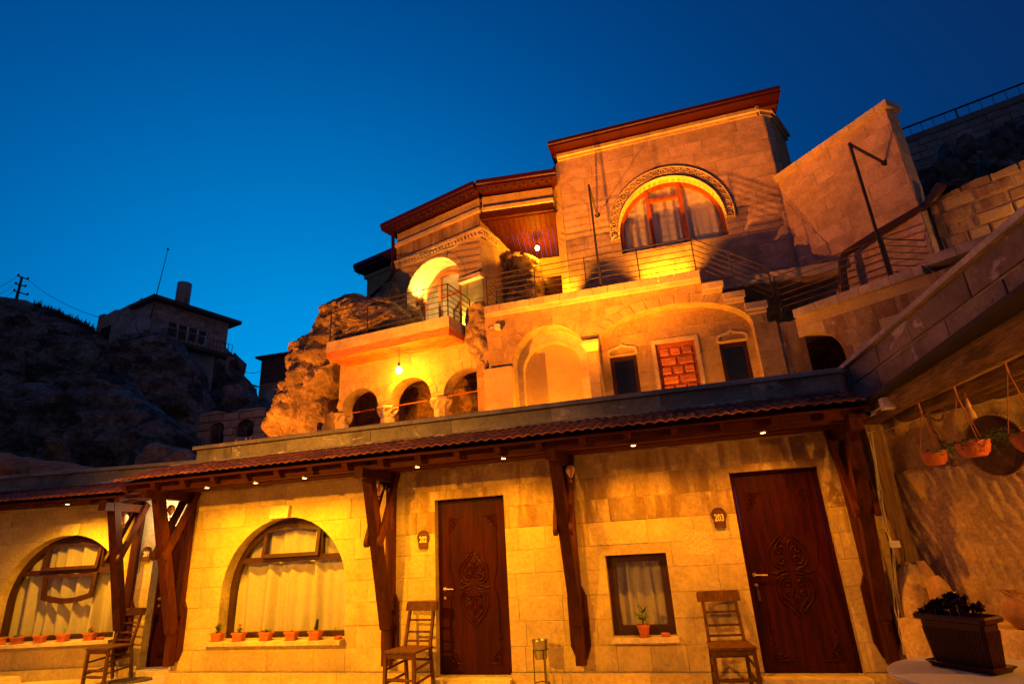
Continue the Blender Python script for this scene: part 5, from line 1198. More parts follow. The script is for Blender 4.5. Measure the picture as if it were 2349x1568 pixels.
# downpipe at the left corner
q = HL.p(LU-.05, 11.8, .16); m = MB(); pz_ = [q, HL.p(LU-.05, 10.75, .12), HL.p(LU-.05, 10.2, .14), HL.p(LU-.22, 10.0, .12)] + [hit(x, y, HL.o+HL.n*.1+HL.u*LU, HL.n) for x, y in ((850, 680),)]
m.tube(pz_, .06, 10); m.obj('downpipe', M_['red'], cliff, smooth=50)
# far left small wing
FW = Fr(tuple(HL.p(LU, 0, -.9))[:2], -17)
fl = FW.uv(842, 640)[0]
m = MB(); m.fbox(FW, fl, .3, 8.2, 11.2, -2, 0); fwo = m.obj('rear_wing_wall', M_['mortar'], cliff); masonry(FW, rect(fl, .3, 8.2, 11.2), [], [8.2+.34*i for i in range(10)], .5, .9, M_['stone'], fwo, 91, c0=-.03)
course(FW, fl-.08, .3, 11.1, 11.22, .1, (.9, 1.2), 'stone_pale', fwo, 'cornice_stone', 92)
fascia(FW.p(fl-.28, 11.36, .4), FW.p(.4, 11.36, .4), 2.4, .28, 'roof_fascia', cliff); lace(FW, fl-.2, .2, 11.36, .34, cliff)
# -------- balcony
bR = atY(*(1029, 723), 5.3); bth = -6.5; BF = Fr((bR.x, 5.3), bth); bL = BF.uv(749, 787)[0]; bz = bR.z
bal = thing('balcony', None, None, BF.p(bL/2, bz-.5, 0), parent=cliff)
def plate(fr, u0, u1, c0, c1, z0, z1, nm, mat, par, skew=0):
    m = MB(); q = [fr.p(u0, z0, c1), fr.p(u1, z0, c1), fr.p(u1+skew, z0, c0), fr.p(u0+skew*2, z0, c0)]; m.rings([q, [x+V((0, 0, z1-z0)) for x in q]]); m.obj(nm, M_[mat], par)
plate(BF, bL, 0, -1.7, 0, bz-.29, bz, 'slab', 'stone_pale', bal, .06)
plate(BF, bL+.02, -.02, -1.7, -.02, bz-.48, bz-.292, 'wood_band', 'pinep', bal, .06)
nb = 9
for i in range(nb):
    c1 = -.03-i*(1.30/nb); c0 = c1-1.30/nb+.040; plate(BF, bL+.05, -.04, c0, c1, bz-.505, bz-.481, 'soffit_board', 'pinep', bal, .0)
def railing(pts, h, par, nbars=6, post=1.1, r=.011, mat='iron', nm='railing', posts_at=None):
    rl = thing(nm, None, None, V(pts[0]), parent=par)
    for a, b in zip(pts[:-1], pts[1:]):
        a, b = V(a), V(b)
        for i in range(nbars):
            z = V((0, 0, h*(i+1)/nbars)); m = MB(); m.tube([a+z, b+z], r*(1.25 if i == nbars-1 else .9), 6); m.obj('bar', M_[mat], rl)
        n = max(1, round((b-a).length/post))
        for i in range(n+1):
            if i == 0 and a is not V(pts[0]) and a != V(pts[0]): continue
            p = a.lerp(b, i/n); m = MB(); m.tube([p, p+V((0, 0, h))], r*1.5, 6); m.obj('rail_post', M_[mat], rl)
    return rl
railing([BF.p(bL+.06, bz, -1.2), BF.p(bL+.06, bz, -.06), BF.p(-.05, bz, -.06), BF.p(-.02, bz, -1.25)], .92, cliff, post=1.15)
# -------- terrace railing
zc = CT+.20
railing([W1.p(cop_l+.06, zc, -.9), W1.p(cop_l+.06, zc, -.03), W1.p(sx0-.05, zc, -.03), W1.p(sx0+run*3+.25, zc-rise*3-.12, -.03)], .93, cliff, post=1.25)
# -------- arcade wall
AWF = Fr((-6.0, 6.3), -5.7)
def awp(z8x, z8y, c=0): return AWF.uv((1000+z8x*.54201)*.611458, (900+z8y*.54201)*.611458, c)
capz = 5.27
cols = [awp(492, 1200)[0], awp(810, 1145)[0], awp(1182, 1078)[0]]
aR = awp(1512, 1000)[0]
arcs = [(cols[0]+.14, cols[1]-.19), (cols[1]+.19, cols[2]-.19), (cols[2]+.19, aR+.22)]
ats = [5.86, 5.92, 5.90]
hol = [arch((a+b)/2, (b-a)/2, 2.86, capz+.02, t_) for (a, b), t_ in zip(arcs, ats)]
AL = awp(510, 880)[0]
OUT_W = [(AL, capz-.02), (aR+.45, 2.87), (aR+.45, 7.0), (AL, 7.0)]
OUT_W = [(AL, 2.87), (aR+.45, 2.87), (aR+.45, 6.9), (AL, 6.9)]
gaps = [rect(cols[1]-.191, cols[1]+.191, 2.8, capz+.02), rect(cols[2]-.191, cols[2]+.191, 2.8, capz+.02), rect(AL-.1, cols[0]+.141, 2.8, capz+.02)]
m = MB(); m.slab(AWF, OUT_W, -.45, 0, hol+gaps); aw_ = m.obj('arcade_wall', M_['mortar'], cliff)
rings_ = [arch((a+b)/2, (b-a)/2+.19, capz+.02, capz+.02, t_+.19) for (a, b), t_ in zip(arcs, ats)]
masonry(AWF, OUT_W, hol+gaps+rings_, [2.87+.33*i for i in range(13)], .55, 1.0, M_['stone'], aw_, 95, c0=-.03, c1=.01)
for (a, b), t_ in zip(arcs, ats): ringblocks(AWF, (a+b)/2, (b-a)/2+.003, capz+.02, t_+.003, .18, 9, M_['stone'], aw_, -.40, .016, a0=.10, a1=pi-.10)
def column(u, c=-.2):
    p = AWF.p(u, 2.86, c); cl = thing('column', None, None, p, parent=cliff)
    m = MB(); m.lathe(p, [(.205, 0), (.205, 2.10)], 8, ref=AWF.u.lerp(AWF.n, .41)); m.obj('shaft', M_['stone_pale'], cl)
    m = MB(); z0 = 2.10; n = 8
    lo = [p+V((cos(k*pi/8)*.212, sin(k*pi/8)*.212, z0)) for k in range(16)]
    mid = [p+V((cos(k*pi/8)*(.285 if k % 2 == 0 else .215), sin(k*pi/8)*(.285 if k % 2 == 0 else .215), z0+.11+(.05 if k % 2 else 0))) for k in range(16)]
    hi = [p+V((cos(k*pi/8)*(.285 if k % 2 == 0 else .315), sin(k*pi/8)*(.285 if k % 2 == 0 else .315), z0+.21)) for k in range(16)]
    m.rings([lo, mid, hi]); m.obj('capital', M_['stone_pale'], cl)
    m = MB(); m.lathe(p, [(.315, z0+.211), (.32, z0+.25), (.30, z0+.29)], 8, ref=AWF.u.lerp(AWF.n, .41)); m.obj('abacus', M_['stone_pale'], cl)
for u in cols: column(u)
m = MB()
m.tube([AWF.p(cols[0], capz-.08, .0), AWF.p(cols[1]-.3, capz-.08, .0)], .018, 6); m.obj('tie_rod', M_['pinev'], cliff)
m = MB(); m.tube([AWF.p(cols[1]+.3, capz-.08, .0), AWF.p(cols[2]-.3, capz-.08, .0)], .018, 6); m.obj('tie_rod', M_['pinev'], cliff)
m = MB(); m.tube([AWF.p(cols[2]+.3, capz-.04, .0), AWF.p(aR+.2, capz-.02, .0)], .018, 6); m.obj('tie_rod', M_['pinev'], cliff)
# cave behind the arcade
def cavebox():
    nu, nv = 60, 26; vs = []; fs = []
    for j in range(nv+1):
        for i in range(nu+1):
            u = AL-3.0+(aR+3.6-AL)*i/nu; s = j/nv
            if s < .6: v = 2.86+3.3*(s/.6); c = -2.1
            else: v = 6.16+.35*sin((s-.6)/.4*1.57); c = -2.1+1.66*(s-.6)/.4
            k = V((u*1.3, v*1.3, c)); vs.append(AWF.p(u, v, c+.22*noise.fractal(k, 1, 2, 4)))
    for j in range(nv):
        for i in range(nu): a = j*(nu+1)+i; fs.append((a, a+1, a+nu+2, a+nu+1))
    mkobj('cave_wall', vs, fs, M_['cave'], cliff, 180)
cavebox()
q = AWF.p(*awp(915, 905, .55), .55); hang_bulb(q-V((0, 0, .08)), bz-.5, 190, 'bright bare bulb hanging under the balcony in front of the arcade', r=.09)
# -------- security camera of the terrace
q = W1.p(*W1.uv(1122, 750, .25), .25); seccam(q, V((-.6, -.75, -.3)), None, 1.3, 'small bullet security camera under the end of the terrace coping', q+V((.18, .14, .02)))
# -------- wall-foot spotlight below the big window and bay up-lights
q = HM.p(HM.uv(1530, 640)[0], CT+.22, .28); uplight(q, q+V((0, .42, 1)), 1500, 110, 'small spotlight at the wall foot below the big round-headed window')
q = HL.p(bcu2-bhw2+.14, bsp2+.02, -.42); uplight(q, HL.p(bcu2+.25, bo_t+.3, -.42), 380, 150, 'small spotlight on the left impost inside the balcony door arch', (1, .55, .08))
q = HL.p(bcu2+bhw2+.12, 7.40, .18); uplight(q, q+HL.u*.0+V((0, 0, 1))-HL.n*.12, 240, 90, 'small spotlight on the balcony floor right of the door arch', (1, .5, .06))
q = W1.p(ncu, 2.99, -.12); uplight(q, W1.p(ncu, 6.2, -.25), 600, 130, 'small spotlight on the roof terrace at the foot of the round-headed niche')
# floodlights standing on the lower roof, aimed up at the house
def flood(p, tgt, e, lab, spot=118):
    t = thing('floodlight', lab, 'floodlight', p); d = (V(tgt)-V(p)).normalized(); sd = d.cross(V((0, 0, 1))).normalized(); up = sd.cross(d)
    m = MB(); m.boxv(V(p)-d*.05, sd*.14, up*.10, d*.04); m.obj('housing', M_['iron'], t)
    m = MB(); m.boxv(V(p)-d*.008, sd*.12, up*.08, d*.003); m.obj('lens', M_['floodl'], t)
    m = MB(); m.bar(V(p)-d*.05-sd*.15-up*.0, V((p[0], p[1], 2.865))-sd*.15, .02, .03); m.bar(V(p)-d*.05+sd*.15, V((p[0], p[1], 2.865))+sd*.15, .02, .03); m.obj('stand', M_['iron'], t)
    lamp('SPOT', V(p)+d*.02, e, WARM, t, .06, tgt, spot, 1.0)
flood(V((-1.85, 3.0, 3.12)), V((-.6, 5.1, 10.4)), 7000, 'black floodlight on the lower roof aimed past the terrace at the upper wall', 84)
for k_, lab in ((-.55, 'small spotlight on the roof terrace below the left ogee window'), (.62, 'small spotlight on the roof terrace below the right ogee window')):
    q = W1.p(acu+ahw*k_, 2.99, .22); uplight(q, q+V((0, .10, 1)), 230, 120, lab)
q = W1.p(-4.1, 2.99, .45); uplight(q, q+V((.1, .12, 1)), 230, 120, 'small spotlight on the roof terrace beside the stone pier')
flood(V((-7.0, 1.2, 3.08)), V((-3.4, 5.0, 10.5)), 4500, 'black floodlight on the lower roof behind the parapet near the arcade')
flood(V((-11.2, 3.4, 3.08)), V((-9.8, 7.2, 6.2)), 1500, 'black floodlight on the lower roof aimed at the cliff', 165)
# -------- thin steel posts with wall arms
def steelpost(base, top, arm, lab):
    t = thing('steel_post', lab, 'post', base); m = MB(); m.bar(base, top, .05, .05, (0, 1, 0)); m.obj('upright', M_['iron'], t)
    m = MB(); m.bar(V(top)-V((0, 0, .03)), arm, .045, .045); m.obj('wall_arm', M_['iron'], t)
    m = MB(); m.lathe(arm, [(.07, -.012), (.07, .012)], 10, (0, 1, 0)); m.obj('wall_plate', M_['iron'], t)
tp = atY(1350, 424, 5.95); steelpost(V((tp.x, 5.95, zc)), tp, V((tp.x, 7.475, tp.z-.06)), 'tall thin black steel post with short arm to the house wall beside the big window')
# ------------------------------------------------------------------ right of the house: low wall, wing wall, railings, pipe
P_ = atY(1823, 713, 6.0); W2 = Fr((P_.x, 6.0), -37); z2 = P_.z
lw = thing('low_terrace_wall', 'low curved stone wall with a dark arched cave opening beside the stair', 'wall', (P_.x, 6, 2.86))
e2 = W2.uv(2058, 630)[0]; e3 = e2+1.6
ca_l = W2.uv(1794, 800)[0]; ca_r = W2.uv(1938, 812)[0]; ca_t = W2.uv(1866, 762)[1]
ca_c = (ca_l+ca_r)/2; CAVE = arch(ca_c, (ca_r-ca_l)/2, 2.86, ca_t-.62, ca_t)
out = rect(-.62, e3, 2.86, z2-.19)
m = MB(); m.slab(W2, out, -.5, 0, [CAVE]); lo_ = m.obj('wall', M_['mortar'], lw)
masonry(W2, out, [CAVE], [2.86+.35*i for i in range(12)], .55, 1.0, [M_['stone'], M_['stone_stain']], lo_, 17, c0=-.03)
cope_row(W2, 0, e2+.45, z2-.19, (.40, .60), lo_, d0=-.45, d1=.14, h=.19, seed=9, mat='cope')
cope_row(W2, e2+.5, e3, z2-.19+.12, (.40, .60), lo_, d0=-.45, d1=.14, h=.19, seed=10, mat='cope')
m = MB(); m.slab(W2, arch(ca_c, (ca_r-ca_l)/2+.3, 2.86, ca_t-.62, ca_t+.3), -1.6, -1.5); m.obj('cave_back', M_['cave'], lw)
m = MB()
cc = arch(ca_c, (ca_r-ca_l)/2+.02, 2.86, ca_t-.62, ca_t+.02, 18)
m.rings([[W2.p(x, y, -.49) for x, y in cc], [W2.p(x, y, -1.5) for x, y in cc]], cap=False); m.f = [f[::-1] for f in m.f]; m.obj('cave_lining', M_['cave'], lw, smooth=60)
# filler masonry between stair foot and low wall
m = MB(); m.box(2.3, 3.05, 6.02, 7.5, 2.86, 5.85); m.obj('stair_fill', M_['stone_stain'], cliff)
m = MB(); q = [W2.p(-.3, z2-.10, -.3), W2.p(e3, z2-.10, -.3), V((8.2, 6.2, z2-.10)), V((6.5, 9, z2-.10)), V((3.2, 7.6, z2-.10))]; m.rings([[x-V((0, 0, .2)) for x in q], q]); m.obj('upper_yard', M_['floor'], lw)
railing([W1.p(sx0+run*3+.35, z2+.02, -.1), W2.p(e2-.12, z2, -.1)], .90, lw, post=1.6, mat='rust')
rdir = V((cos(radians(26)), sin(radians(26)), 0)); q = W2.p(e2-.12, z2, -.1)
railing([q+V((.03, .03, .0)), q+rdir*3.2], .90, lw, post=1.35)
tp = hit(1927, 333, W2.p(e2-.14, 0, -.04), (W2.u.y*0+0, 1, 0)); base = W2.p(e2-.14, z2+.001, -.04)
WT = -48; WA = atY(1785, 418, 7.5); WG = Fr((3.66, 7.46), WT)
arm = WG.p(*WG.uv(2030, 375), .0)
tp = V((base.x, base.y, hit(1927, 333, base, (0, 1, 0)).z)); steelpost(base, tp, arm+WG.n*.03, 'tall thin black steel post on the low wall with long arm to the wing wall')
wing = thing('wing_wall', 'free-standing stone wing wall with sloping coping right of the house', 'wall', tuple(WG.p(1.4, 6.0, 0)))
we = WG.uv(2030, 250)[0]; wz = WA.z+.0
out = rect(0, we, 6.0, wz)
m = MB(); m.slab(WG, out, -.38, 0); wgo = m.obj('wall', M_['mortar'], wing)
masonry(WG, out, [], [6.0+.39*i for i in range(13)], .6, 1.1, M_['stone_up'], wgo, 27, c0=-.03, gap=.013)
cope_row(WG, -.05, we+.10, wz+.001, (.6, .8), wgo, d0=-.45, d1=.10, h=.17, seed=12, mat='stone_pale')
EF = Fr(tuple(WG.p(we+.002, 0, 0))[:2], WT+90)
masonry(EF, rect(.01, .38, 6.0, wz), [], [6.0+.39*i for i in range(13)], .3, .5, M_['stone_pale'], wgo, 28, c0=-.002, c1=.012)
cope_row(EF, -.08, .45, wz-.16, (.9, 1), wgo, d0=-.0, d1=.10, h=.15, seed=13, mat='stone_pale') if 0 else None
# rough rubble wall to the right
RW = Fr(tuple(WG.p(we+.05, 0, -.25))[:2], -30)
def px10(x, y): return ((2840+x*.54201)*.611458, (250+y*.54201)*.611458)
rt = [RW.uv(*px10(x, y)) for x, y in ((1180, 935), (1260, 905), (1420, 830), (1520, 780), (1640, 745), (1845, 655), (2100, 560))]
out = [(rt[0][0], 5.6), (rt[-1][0], 5.6)] + rt[::-1]
rub = thing('rubble_wall', 'rough rubble retaining wall with the drain pipe in front', 'wall', tuple(RW.p(1, 5.6, 0)))
m = MB(); m.slab(RW, out, -.5, 0); ro = m.obj('backing', M_['mortar'], rub)
masonry(RW, out, [], [5.6+.27*i for i in range(20)], .3, .62, [M_['stone_stain'], M_['stone']], ro, 29, c0=-.03, c1=.04, jit=.035, gap=.03, cham=.03)
# drain pipe
t = thing('drain_pipe', 'thick glossy dark pipe bending up along the rubble wall', 'pipe', tuple(W2.p(e2*.5, z2, -.8)))
pp = [(600, 1560), (575, 1400), (572, 1340), (600, 1290), (660, 1255), (800, 1165), (950, 1080), (1080, 1005), (1140, 970), (1185, 930), (1225, 875), (1262, 820)]
pts = []
for i, (x, y) in enumerate(pp):
    s = i/(len(pp)-1); pts.append(hit(*px10(x+12, y), W2.p(e2*.6, 0, -.85-.3*s), W2.n))
m = MB(); m.tube(pts, .085, 12); m.obj('pipe', M_['pipe'], t, smooth=60)
m = MB(); m.tube([pts[9]-(pts[9]-pts[8]).normalized()*.0, pts[10], pts[11]], .105, 12); m.obj('pipe_socket', M_['pipe'], t, smooth=60)
# far wall with fence, boulders
FF = Fr((9.0, 15.0), -20)
fa = FF.uv(1990, 390); fz = (FF.uv(*px10(1010, 500))[1]+FF.uv(*px10(1845, 190))[1])/2; f1 = FF.uv(2420, 190)[0]
far = thing('far_retaining_wall', 'dark retaining wall of small stones up on the slope under a railing', 'wall', tuple(FF.p(fa[0]+4, 8, 0)))
m = MB(); m.fbox(FF, fa[0]-3, f1+2, 7, fz, -.6, 0); fo = m.obj('backing', M_['farstone'], far)
fu0 = FF.uv(*px10(1000, 700))[0]
masonry(FF, rect(fu0-.5, f1, fz-4.6, fz-.25), [], [fz-4.6+.29*i for i in range(16)], .35, .6, M_['farstone'], fo, 30, c0=-.02, c1=.03, jit=.02, gap=.03)
m = MB(); m.fbox(FF, fa[0]-3, f1+2, fz-.25, fz, .001, .06); m.obj('wall_cap', M_['farstone'], far)
fen = thing('fence', 'thin black railing along the top of the far retaining wall', 'fence', tuple(FF.p(fa[0]+4, fz, -.2)))
fh = FF.uv(*px10(1000, 415))[1]-fz
m = MB(); m.tube([FF.p(fa[0]-3, fz+fh, -.2), FF.p(f1+2, fz+fh, -.2)], .035, 6); m.obj('top_rail', M_['iron'], fen)
n = int((f1+5-fa[0])/.36)
for i in range(n):
    u = fa[0]-3+i*.36; m = MB(); m.tube([FF.p(u, fz, -.2), FF.p(u, fz+fh, -.2)], .032 if i % 7 == 3 else .010, 5); m.obj('rail_post' if i % 7 == 3 else 'baluster', M_['iron'], fen)
for i, (x, y, yy, r, lab) in enumerate(((2170, 415, 8.5, .55, 'low cracked boulder resting above the rubble wall beside the pipe'), (2215, 365, 9.5, .62, 'big rounded boulder below the far retaining wall'), (2350, 330, 9.0, .75, 'tall boulder at the end of the far retaining wall'), (2285, 385, 8.6, .5, 'small boulder wedged between the larger ones above the rubble wall'))):
    c = atY(x, y, yy); blob(c, (r, r*.8, r*.85), 10+i, 'rockd', 'boulder', .45, 1.6, 30, label=lab, cat='boulder')
q = V((7.3, 3.9, 6.4)); t = thing('yard_lamp', 'globe lamp on a post lighting the upper yard and rubble wall', 'lamp', (q.x, q.y, 5.9))
m = MB(); m.lathe(q, [(.02, -.09), (.08, -.05), (.10, 0), (.08, .06), (.02, .1)], 16); m.obj('globe', M_['bulb'], t, smooth=180)
m = MB(); m.tube([(q.x, q.y, 3.0), (q.x, q.y, 6.31)], .04, 8); m.obj('post', M_['iron'], t)
lamp('POINT', q+V((-.0, 0, .14)), 40, (1, .30, .02), t, .1)
# slope under boulders
m = MB(); m.add([(5.0, 6.6, 8.0), (14, 3.0, 9.2), (16, 15.2, 12.2), (5.0, 15.6, 10.0)], [(0, 1, 2, 3)]); m.obj('slope', M_['hill'], None, kind='structure')
# ------------------------------------------------------------------ rocks
def rockmass(fr, px, front, back, mat, name, seed, res=.2, R=1.5, rough=.25, jag=.08, px_is_uv=False, parent=None, freq=.8, **kw):
    pl = px if px_is_uv else [fr.uv(x, y) for x, y in px]
    pl = ccw(pl); o = []
    for i in range(len(pl)):
        a, b = V(pl[i]), V(pl[(i+1) % len(pl)]); n = max(1, int((b-a).length/res))
        for k in range(n):
            p = a.lerp(b, k/n); o.append((p.x+jag*noise.fractal(V((p.x*2.1, p.y*2.1, seed)), .9, 2, 4), p.y+jag*noise.fractal(V((p.x*2.1, p.y*2.1, seed+9)), .9, 2, 4)))
    u0, u1, v0, v1 = bbox(o); inner = []; rd = random.Random(seed)
    y = v0
    while y < v1:
        x = u0
        while x < u1:
            a, b = x+rd.uniform(-.3, .3)*res, y+rd.uniform(-.3, .3)*res
            if inpoly(a, b, o): inner.append((a, b))
            x += res
        y += res
    def dist(p):
        best = 1e9
        for i in range(len(o)):
            a, b = o[i-1], o[i]; dx, dy = b[0]-a[0], b[1]-a[1]; L2 = dx*dx+dy*dy or 1e-9
            t = max(0, min(1, ((p[0]-a[0])*dx+(p[1]-a[1])*dy)/L2)); q = (p[0]-a[0]-t*dx)**2+(p[1]-a[1]-t*dy)**2
            if q < best: best = q
        return sqrt(best)
    inner = [p for p in inner if dist(p) > res*.45]
    vs2 = [V(p) for p in o+inner]; r = delaunay_2d_cdt(vs2, [], [list(range(len(o)))], 0, 1e-6)
    P = r[0]; tris = [t for t, ids in zip(r[2], r[5]) if ids]
    ob = set(); cnt = {}
    for t in tris:
        for i in range(3):
            e = tuple(sorted((t[i], t[(i+1) % 3]))); cnt[e] = cnt.get(e, 0)+1
    for e, k in cnt.items():
        if k == 1: ob.update(e)
    F, B = [], []
    for i, p in enumerate(P):
        d = 0 if i in ob else dist(p); s = min(d/R, 1); h = sqrt(max(0, 1-(1-s)**2))
        nz = noise.fractal(V((p.x*freq, p.y*freq, seed*3.7)), .85, 2.1, 6); rg = abs(noise.fractal(V((p.x*freq*1.7, p.y*freq*1.2, seed*1.9+40)), .9, 2.0, 4))
        cr_ = (1-min(1, abs(noise.noise(V((p.x*freq*1.6+.8*nz, p.y*freq*1.1, seed*2.3+7)))*3.2)))**2; hf = noise.fractal(V((p.x*freq*4.5, p.y*freq*4.5, seed*5.1)), .7, 2.2, 3)
        st_ = noise.noise(V((p.x*freq*.7, p.y*freq*3.2+.6*nz, seed*1.1+3)))
        k = min(1, d/(res*2)); F.append(fr.p(p.x, p.y, front*h+k*(rough*nz-rough*.9*rg-rough*.75*cr_+rough*.38*hf+rough*.45*st_))); B.append(fr.p(p.x, p.y, -back*h))
    n = len(P); fs = []
    for t in tris:
        a, b, c = (P[i] for i in t); t = tuple(t) if (b-a).cross(c-a) > 0 else tuple(t)[::-1]
        fs.append(t); fs.append(tuple((i if i in ob else i+n) for i in t[::-1]))
    return mkobj(name, F+B, fs, M_[mat], parent, 65, **kw)
def px8(x, y): return ((1000+x*.54201)*.611458, (900+y*.54201)*.611458)
def px1(x, y): return ((x*.54214)*.611458, (900+y*.54214)*.611458)
CR_ = Fr((-10.3, 7.2), -8)
rockmass(CR_, [px8(*p) for p in ((40, 1420), (60, 1290), (120, 1080), (160, 960), (215, 850), (205, 770), (280, 670), (390, 560), (405, 510), (480, 440), (560, 400), (640, 378), (720, 395), (780, 410), (900, 430), (1000, 600), (1000, 820), (540, 900), (530, 1000), (450, 1100), (440, 1420))], 1.0, 2.2, 'rock', 'cliff_rock', 2, .085, 1.1, .34, .10, label='tall lit tuff cliff rising beside the arcade under the balcony', cat='rock', freq=.9)
# rock under the bay between balcony and roof wing
RB_ = Fr(tuple(HL.p(LU-.3, 0, -.15))[:2], -17)
rockmass(RB_, [(-1.6, 7.0), (1.2, 7.0), (1.2, 8.6), (.75, 9.1), (.35, 9.9), (.1, 10.2), (-.45, 9.9), (-.8, 9.3), (-1.3, 8.7)], .55, .6, 'rock', 'cliff_rock', 6, .12, .7, .22, .06, px_is_uv=True, label='rough rock outcrop below the downpipe beside the balcony', cat='rock', freq=1.2)
# rock between arcade and terrace wall
RC = Fr((-4.72, 6.04), 0)
rockmass(RC, [RC.uv(*px8(*p)) for p in ((1365, 760), (1372, 620), (1385, 480), (1450, 425), (1505, 420), (1520, 520), (1530, 640), (1545, 800), (1540, 1000), (1515, 1000), (1500, 900), (1470, 850), (1440, 830))], .16, .3, 'rock', 'rock_pier', 9, .05, .2, .10, .04, px_is_uv=True, label='narrow rough rock pier between balcony and terrace coping', cat='rock', freq=2)
# rock inside the porch
RP = Fr(tuple(MM.p(0, 0, -1.6))[:2], 0)
rockmass(RP, [RP.uv(x, y) for x, y in ((1108, 720), (1112, 620), (1130, 590), (1165, 575), (1215, 580), (1238, 600), (1248, 650), (1250, 720))], .5, .6, 'rock', 'porch_rock', 12, .10, .5, .25, .05, px_is_uv=True, label='dark weathered rock face inside the plank-ceilinged porch', cat='rock', freq=1.5)
# low rocks at the foot of the left column
rockmass(Fr((-9.3, 5.6), 0), [Fr((-9.3, 5.6), 0).uv(*px8(*p)) for p in ((320, 1420), (330, 1300), (380, 1260), (420, 1200), (450, 1190), (470, 1420))], .4, .4, 'rock', 'loose_rock', 14, .10, .4, .25, .04, px_is_uv=True, label='jagged lit rock heap at the foot of the outermost column', cat='rock', freq=2.2)
# ---- dark hillside on the left
def hillrock(y, pts, lab, seed, front=3, back=4, res=.4, R=3, rough=1.1, jag=.25, th=0, mat='rockd', freq=.35):
    fr = Fr((atY(*px1(*pts[0]), y).x, y), th); return rockmass(fr, [px1(*p) for p in pts], front, back, mat, 'hill_rock', seed, res, R, rough, jag, label=lab, cat='rock', freq=freq)
hillrock(26, [(-500, 1750), (-500, 430), (-100, 420), (100, 418), (180, 425), (240, 455), (330, 480), (430, 500), (480, 540), (520, 590), (610, 610), (700, 640), (800, 760), (820, 950), (700, 1750)], 'broad dark rocky hill with a grassy crest below the utility pole', 1, 4, 6, .38, 4, 1.3, .3, freq=.5)
hillrock(21, [(640, 1750), (800, 950), (860, 830), (900, 700), (960, 650), (1060, 635), (1130, 640), (1190, 680), (1230, 760), (1310, 830), (1330, 880), (1320, 940), (1370, 1040), (1420, 1150), (1450, 1300), (1460, 1750)], 'tall dark rock spur carrying the old flat-roofed house', 2, 2.6, 3, .28, 2.4, .9, .22, freq=.6)
hillrock(15.5, [(-500, 1800), (-500, 1150), (0, 1140), (60, 1090), (160, 1000), (300, 990), (420, 1020), (560, 990), (680, 930), (780, 895), (815, 960), (860, 1040), (960, 1100), (1060, 1190), (1150, 1270), (1220, 1320), (1240, 1420), (1180, 1800)], 'long dark sloping rock ridge in front of the old house', 3, 2.2, 3, .25, 2, .8, .18, freq=.7)
hillrock(24, [(1560, 1400), (1600, 1000), (1605, 800), (1625, 775), (1650, 830), (1645, 880), (1690, 960), (1740, 1060), (1830, 1090), (1930, 1180), (1960, 1400)], 'dark rock pillar right of the old house', 4, 2, 2, .35, 1.6, .7, .15)
hillrock(11, [(950, 1640), (980, 1500), (1060, 1395), (1180, 1420), (1290, 1440), (1360, 1480), (1500, 1640)], 'pale rounded rock hump just behind the parapet', 5, .7, .8, .14, .8, .2, .05, freq=1.2, mat='rock')
hillrock(9.5, [(310, 1640), (335, 1400), (365, 1365), (400, 1380), (430, 1385), (455, 1430), (480, 1640)], 'dark splintered rock stump behind the earth mound', 6, .4, .4, .08, .4, .18, .04, freq=2.5, mat='cave')
rm = Fr((-11.5, 6.5), 6)
rockmass(rm, [px1(*p) for p in ((-400, 1700), (-400, 1450), (0, 1468), (60, 1475), (130, 1510), (200, 1500), (280, 1520), (400, 1535), (520, 1550), (700, 1580), (700, 1700))], 1.2, 1.0, 'earth', 'earth_mound', 8, .10, .9, .22, .05, label='reddish lit mound of bare earth behind the left parapet', cat='mound', freq=2)
# grass on the crest
m = MB(); rg_ = random.Random(4)
for i in range(1500):
    s = rg_.random(); x = 240+400*s+rg_.uniform(-20, 20); y = 445+175*s+rg_.uniform(0, 12); b = atY(*px1(x, y+8), 26+rg_.uniform(-.8, .8)); h = rg_.uniform(.12, .5)*(1.7 if rg_.random() < .15 else 1)
    leafquad(m, b, V((rg_.uniform(-.3, .4), rg_.uniform(-.2, .2), 1))*h, .014)
m.obj('grass', M_['grass'], None, kind='stuff', label='dry grass tufts along the hill crest', cat='grass')
# hill ground behind everything
m = MB(); vs = []; nx, ny = 60, 40
for j in range(ny+1):
    for i in range(nx+1):
        x = -70+95*i/nx; y = 7.2+60*j/ny; z = 2.2+(y-7)*.10+1.2*noise.noise((x*.1, y*.1, 3)); vs.append(V((x, y, z)))
m.v = vs; m.f = [(j*(nx+1)+i, j*(nx+1)+i+1, (j+1)*(nx+1)+i+1, (j+1)*(nx+1)+i) for j in range(ny) for i in range(nx)]
m.obj('hillside', M_['hill'], None, 180, kind='structure')
hillrock(36, [(1440, 1500), (1440, 900), (1500, 800), (1560, 740), (1600, 790), (1640, 900), (1700, 1000), (1760, 1100), (1800, 1500)], 'dark rock face filling the gap behind the old house balcony', 15, 1.5, 2, .4, 1.6, .8, .15)
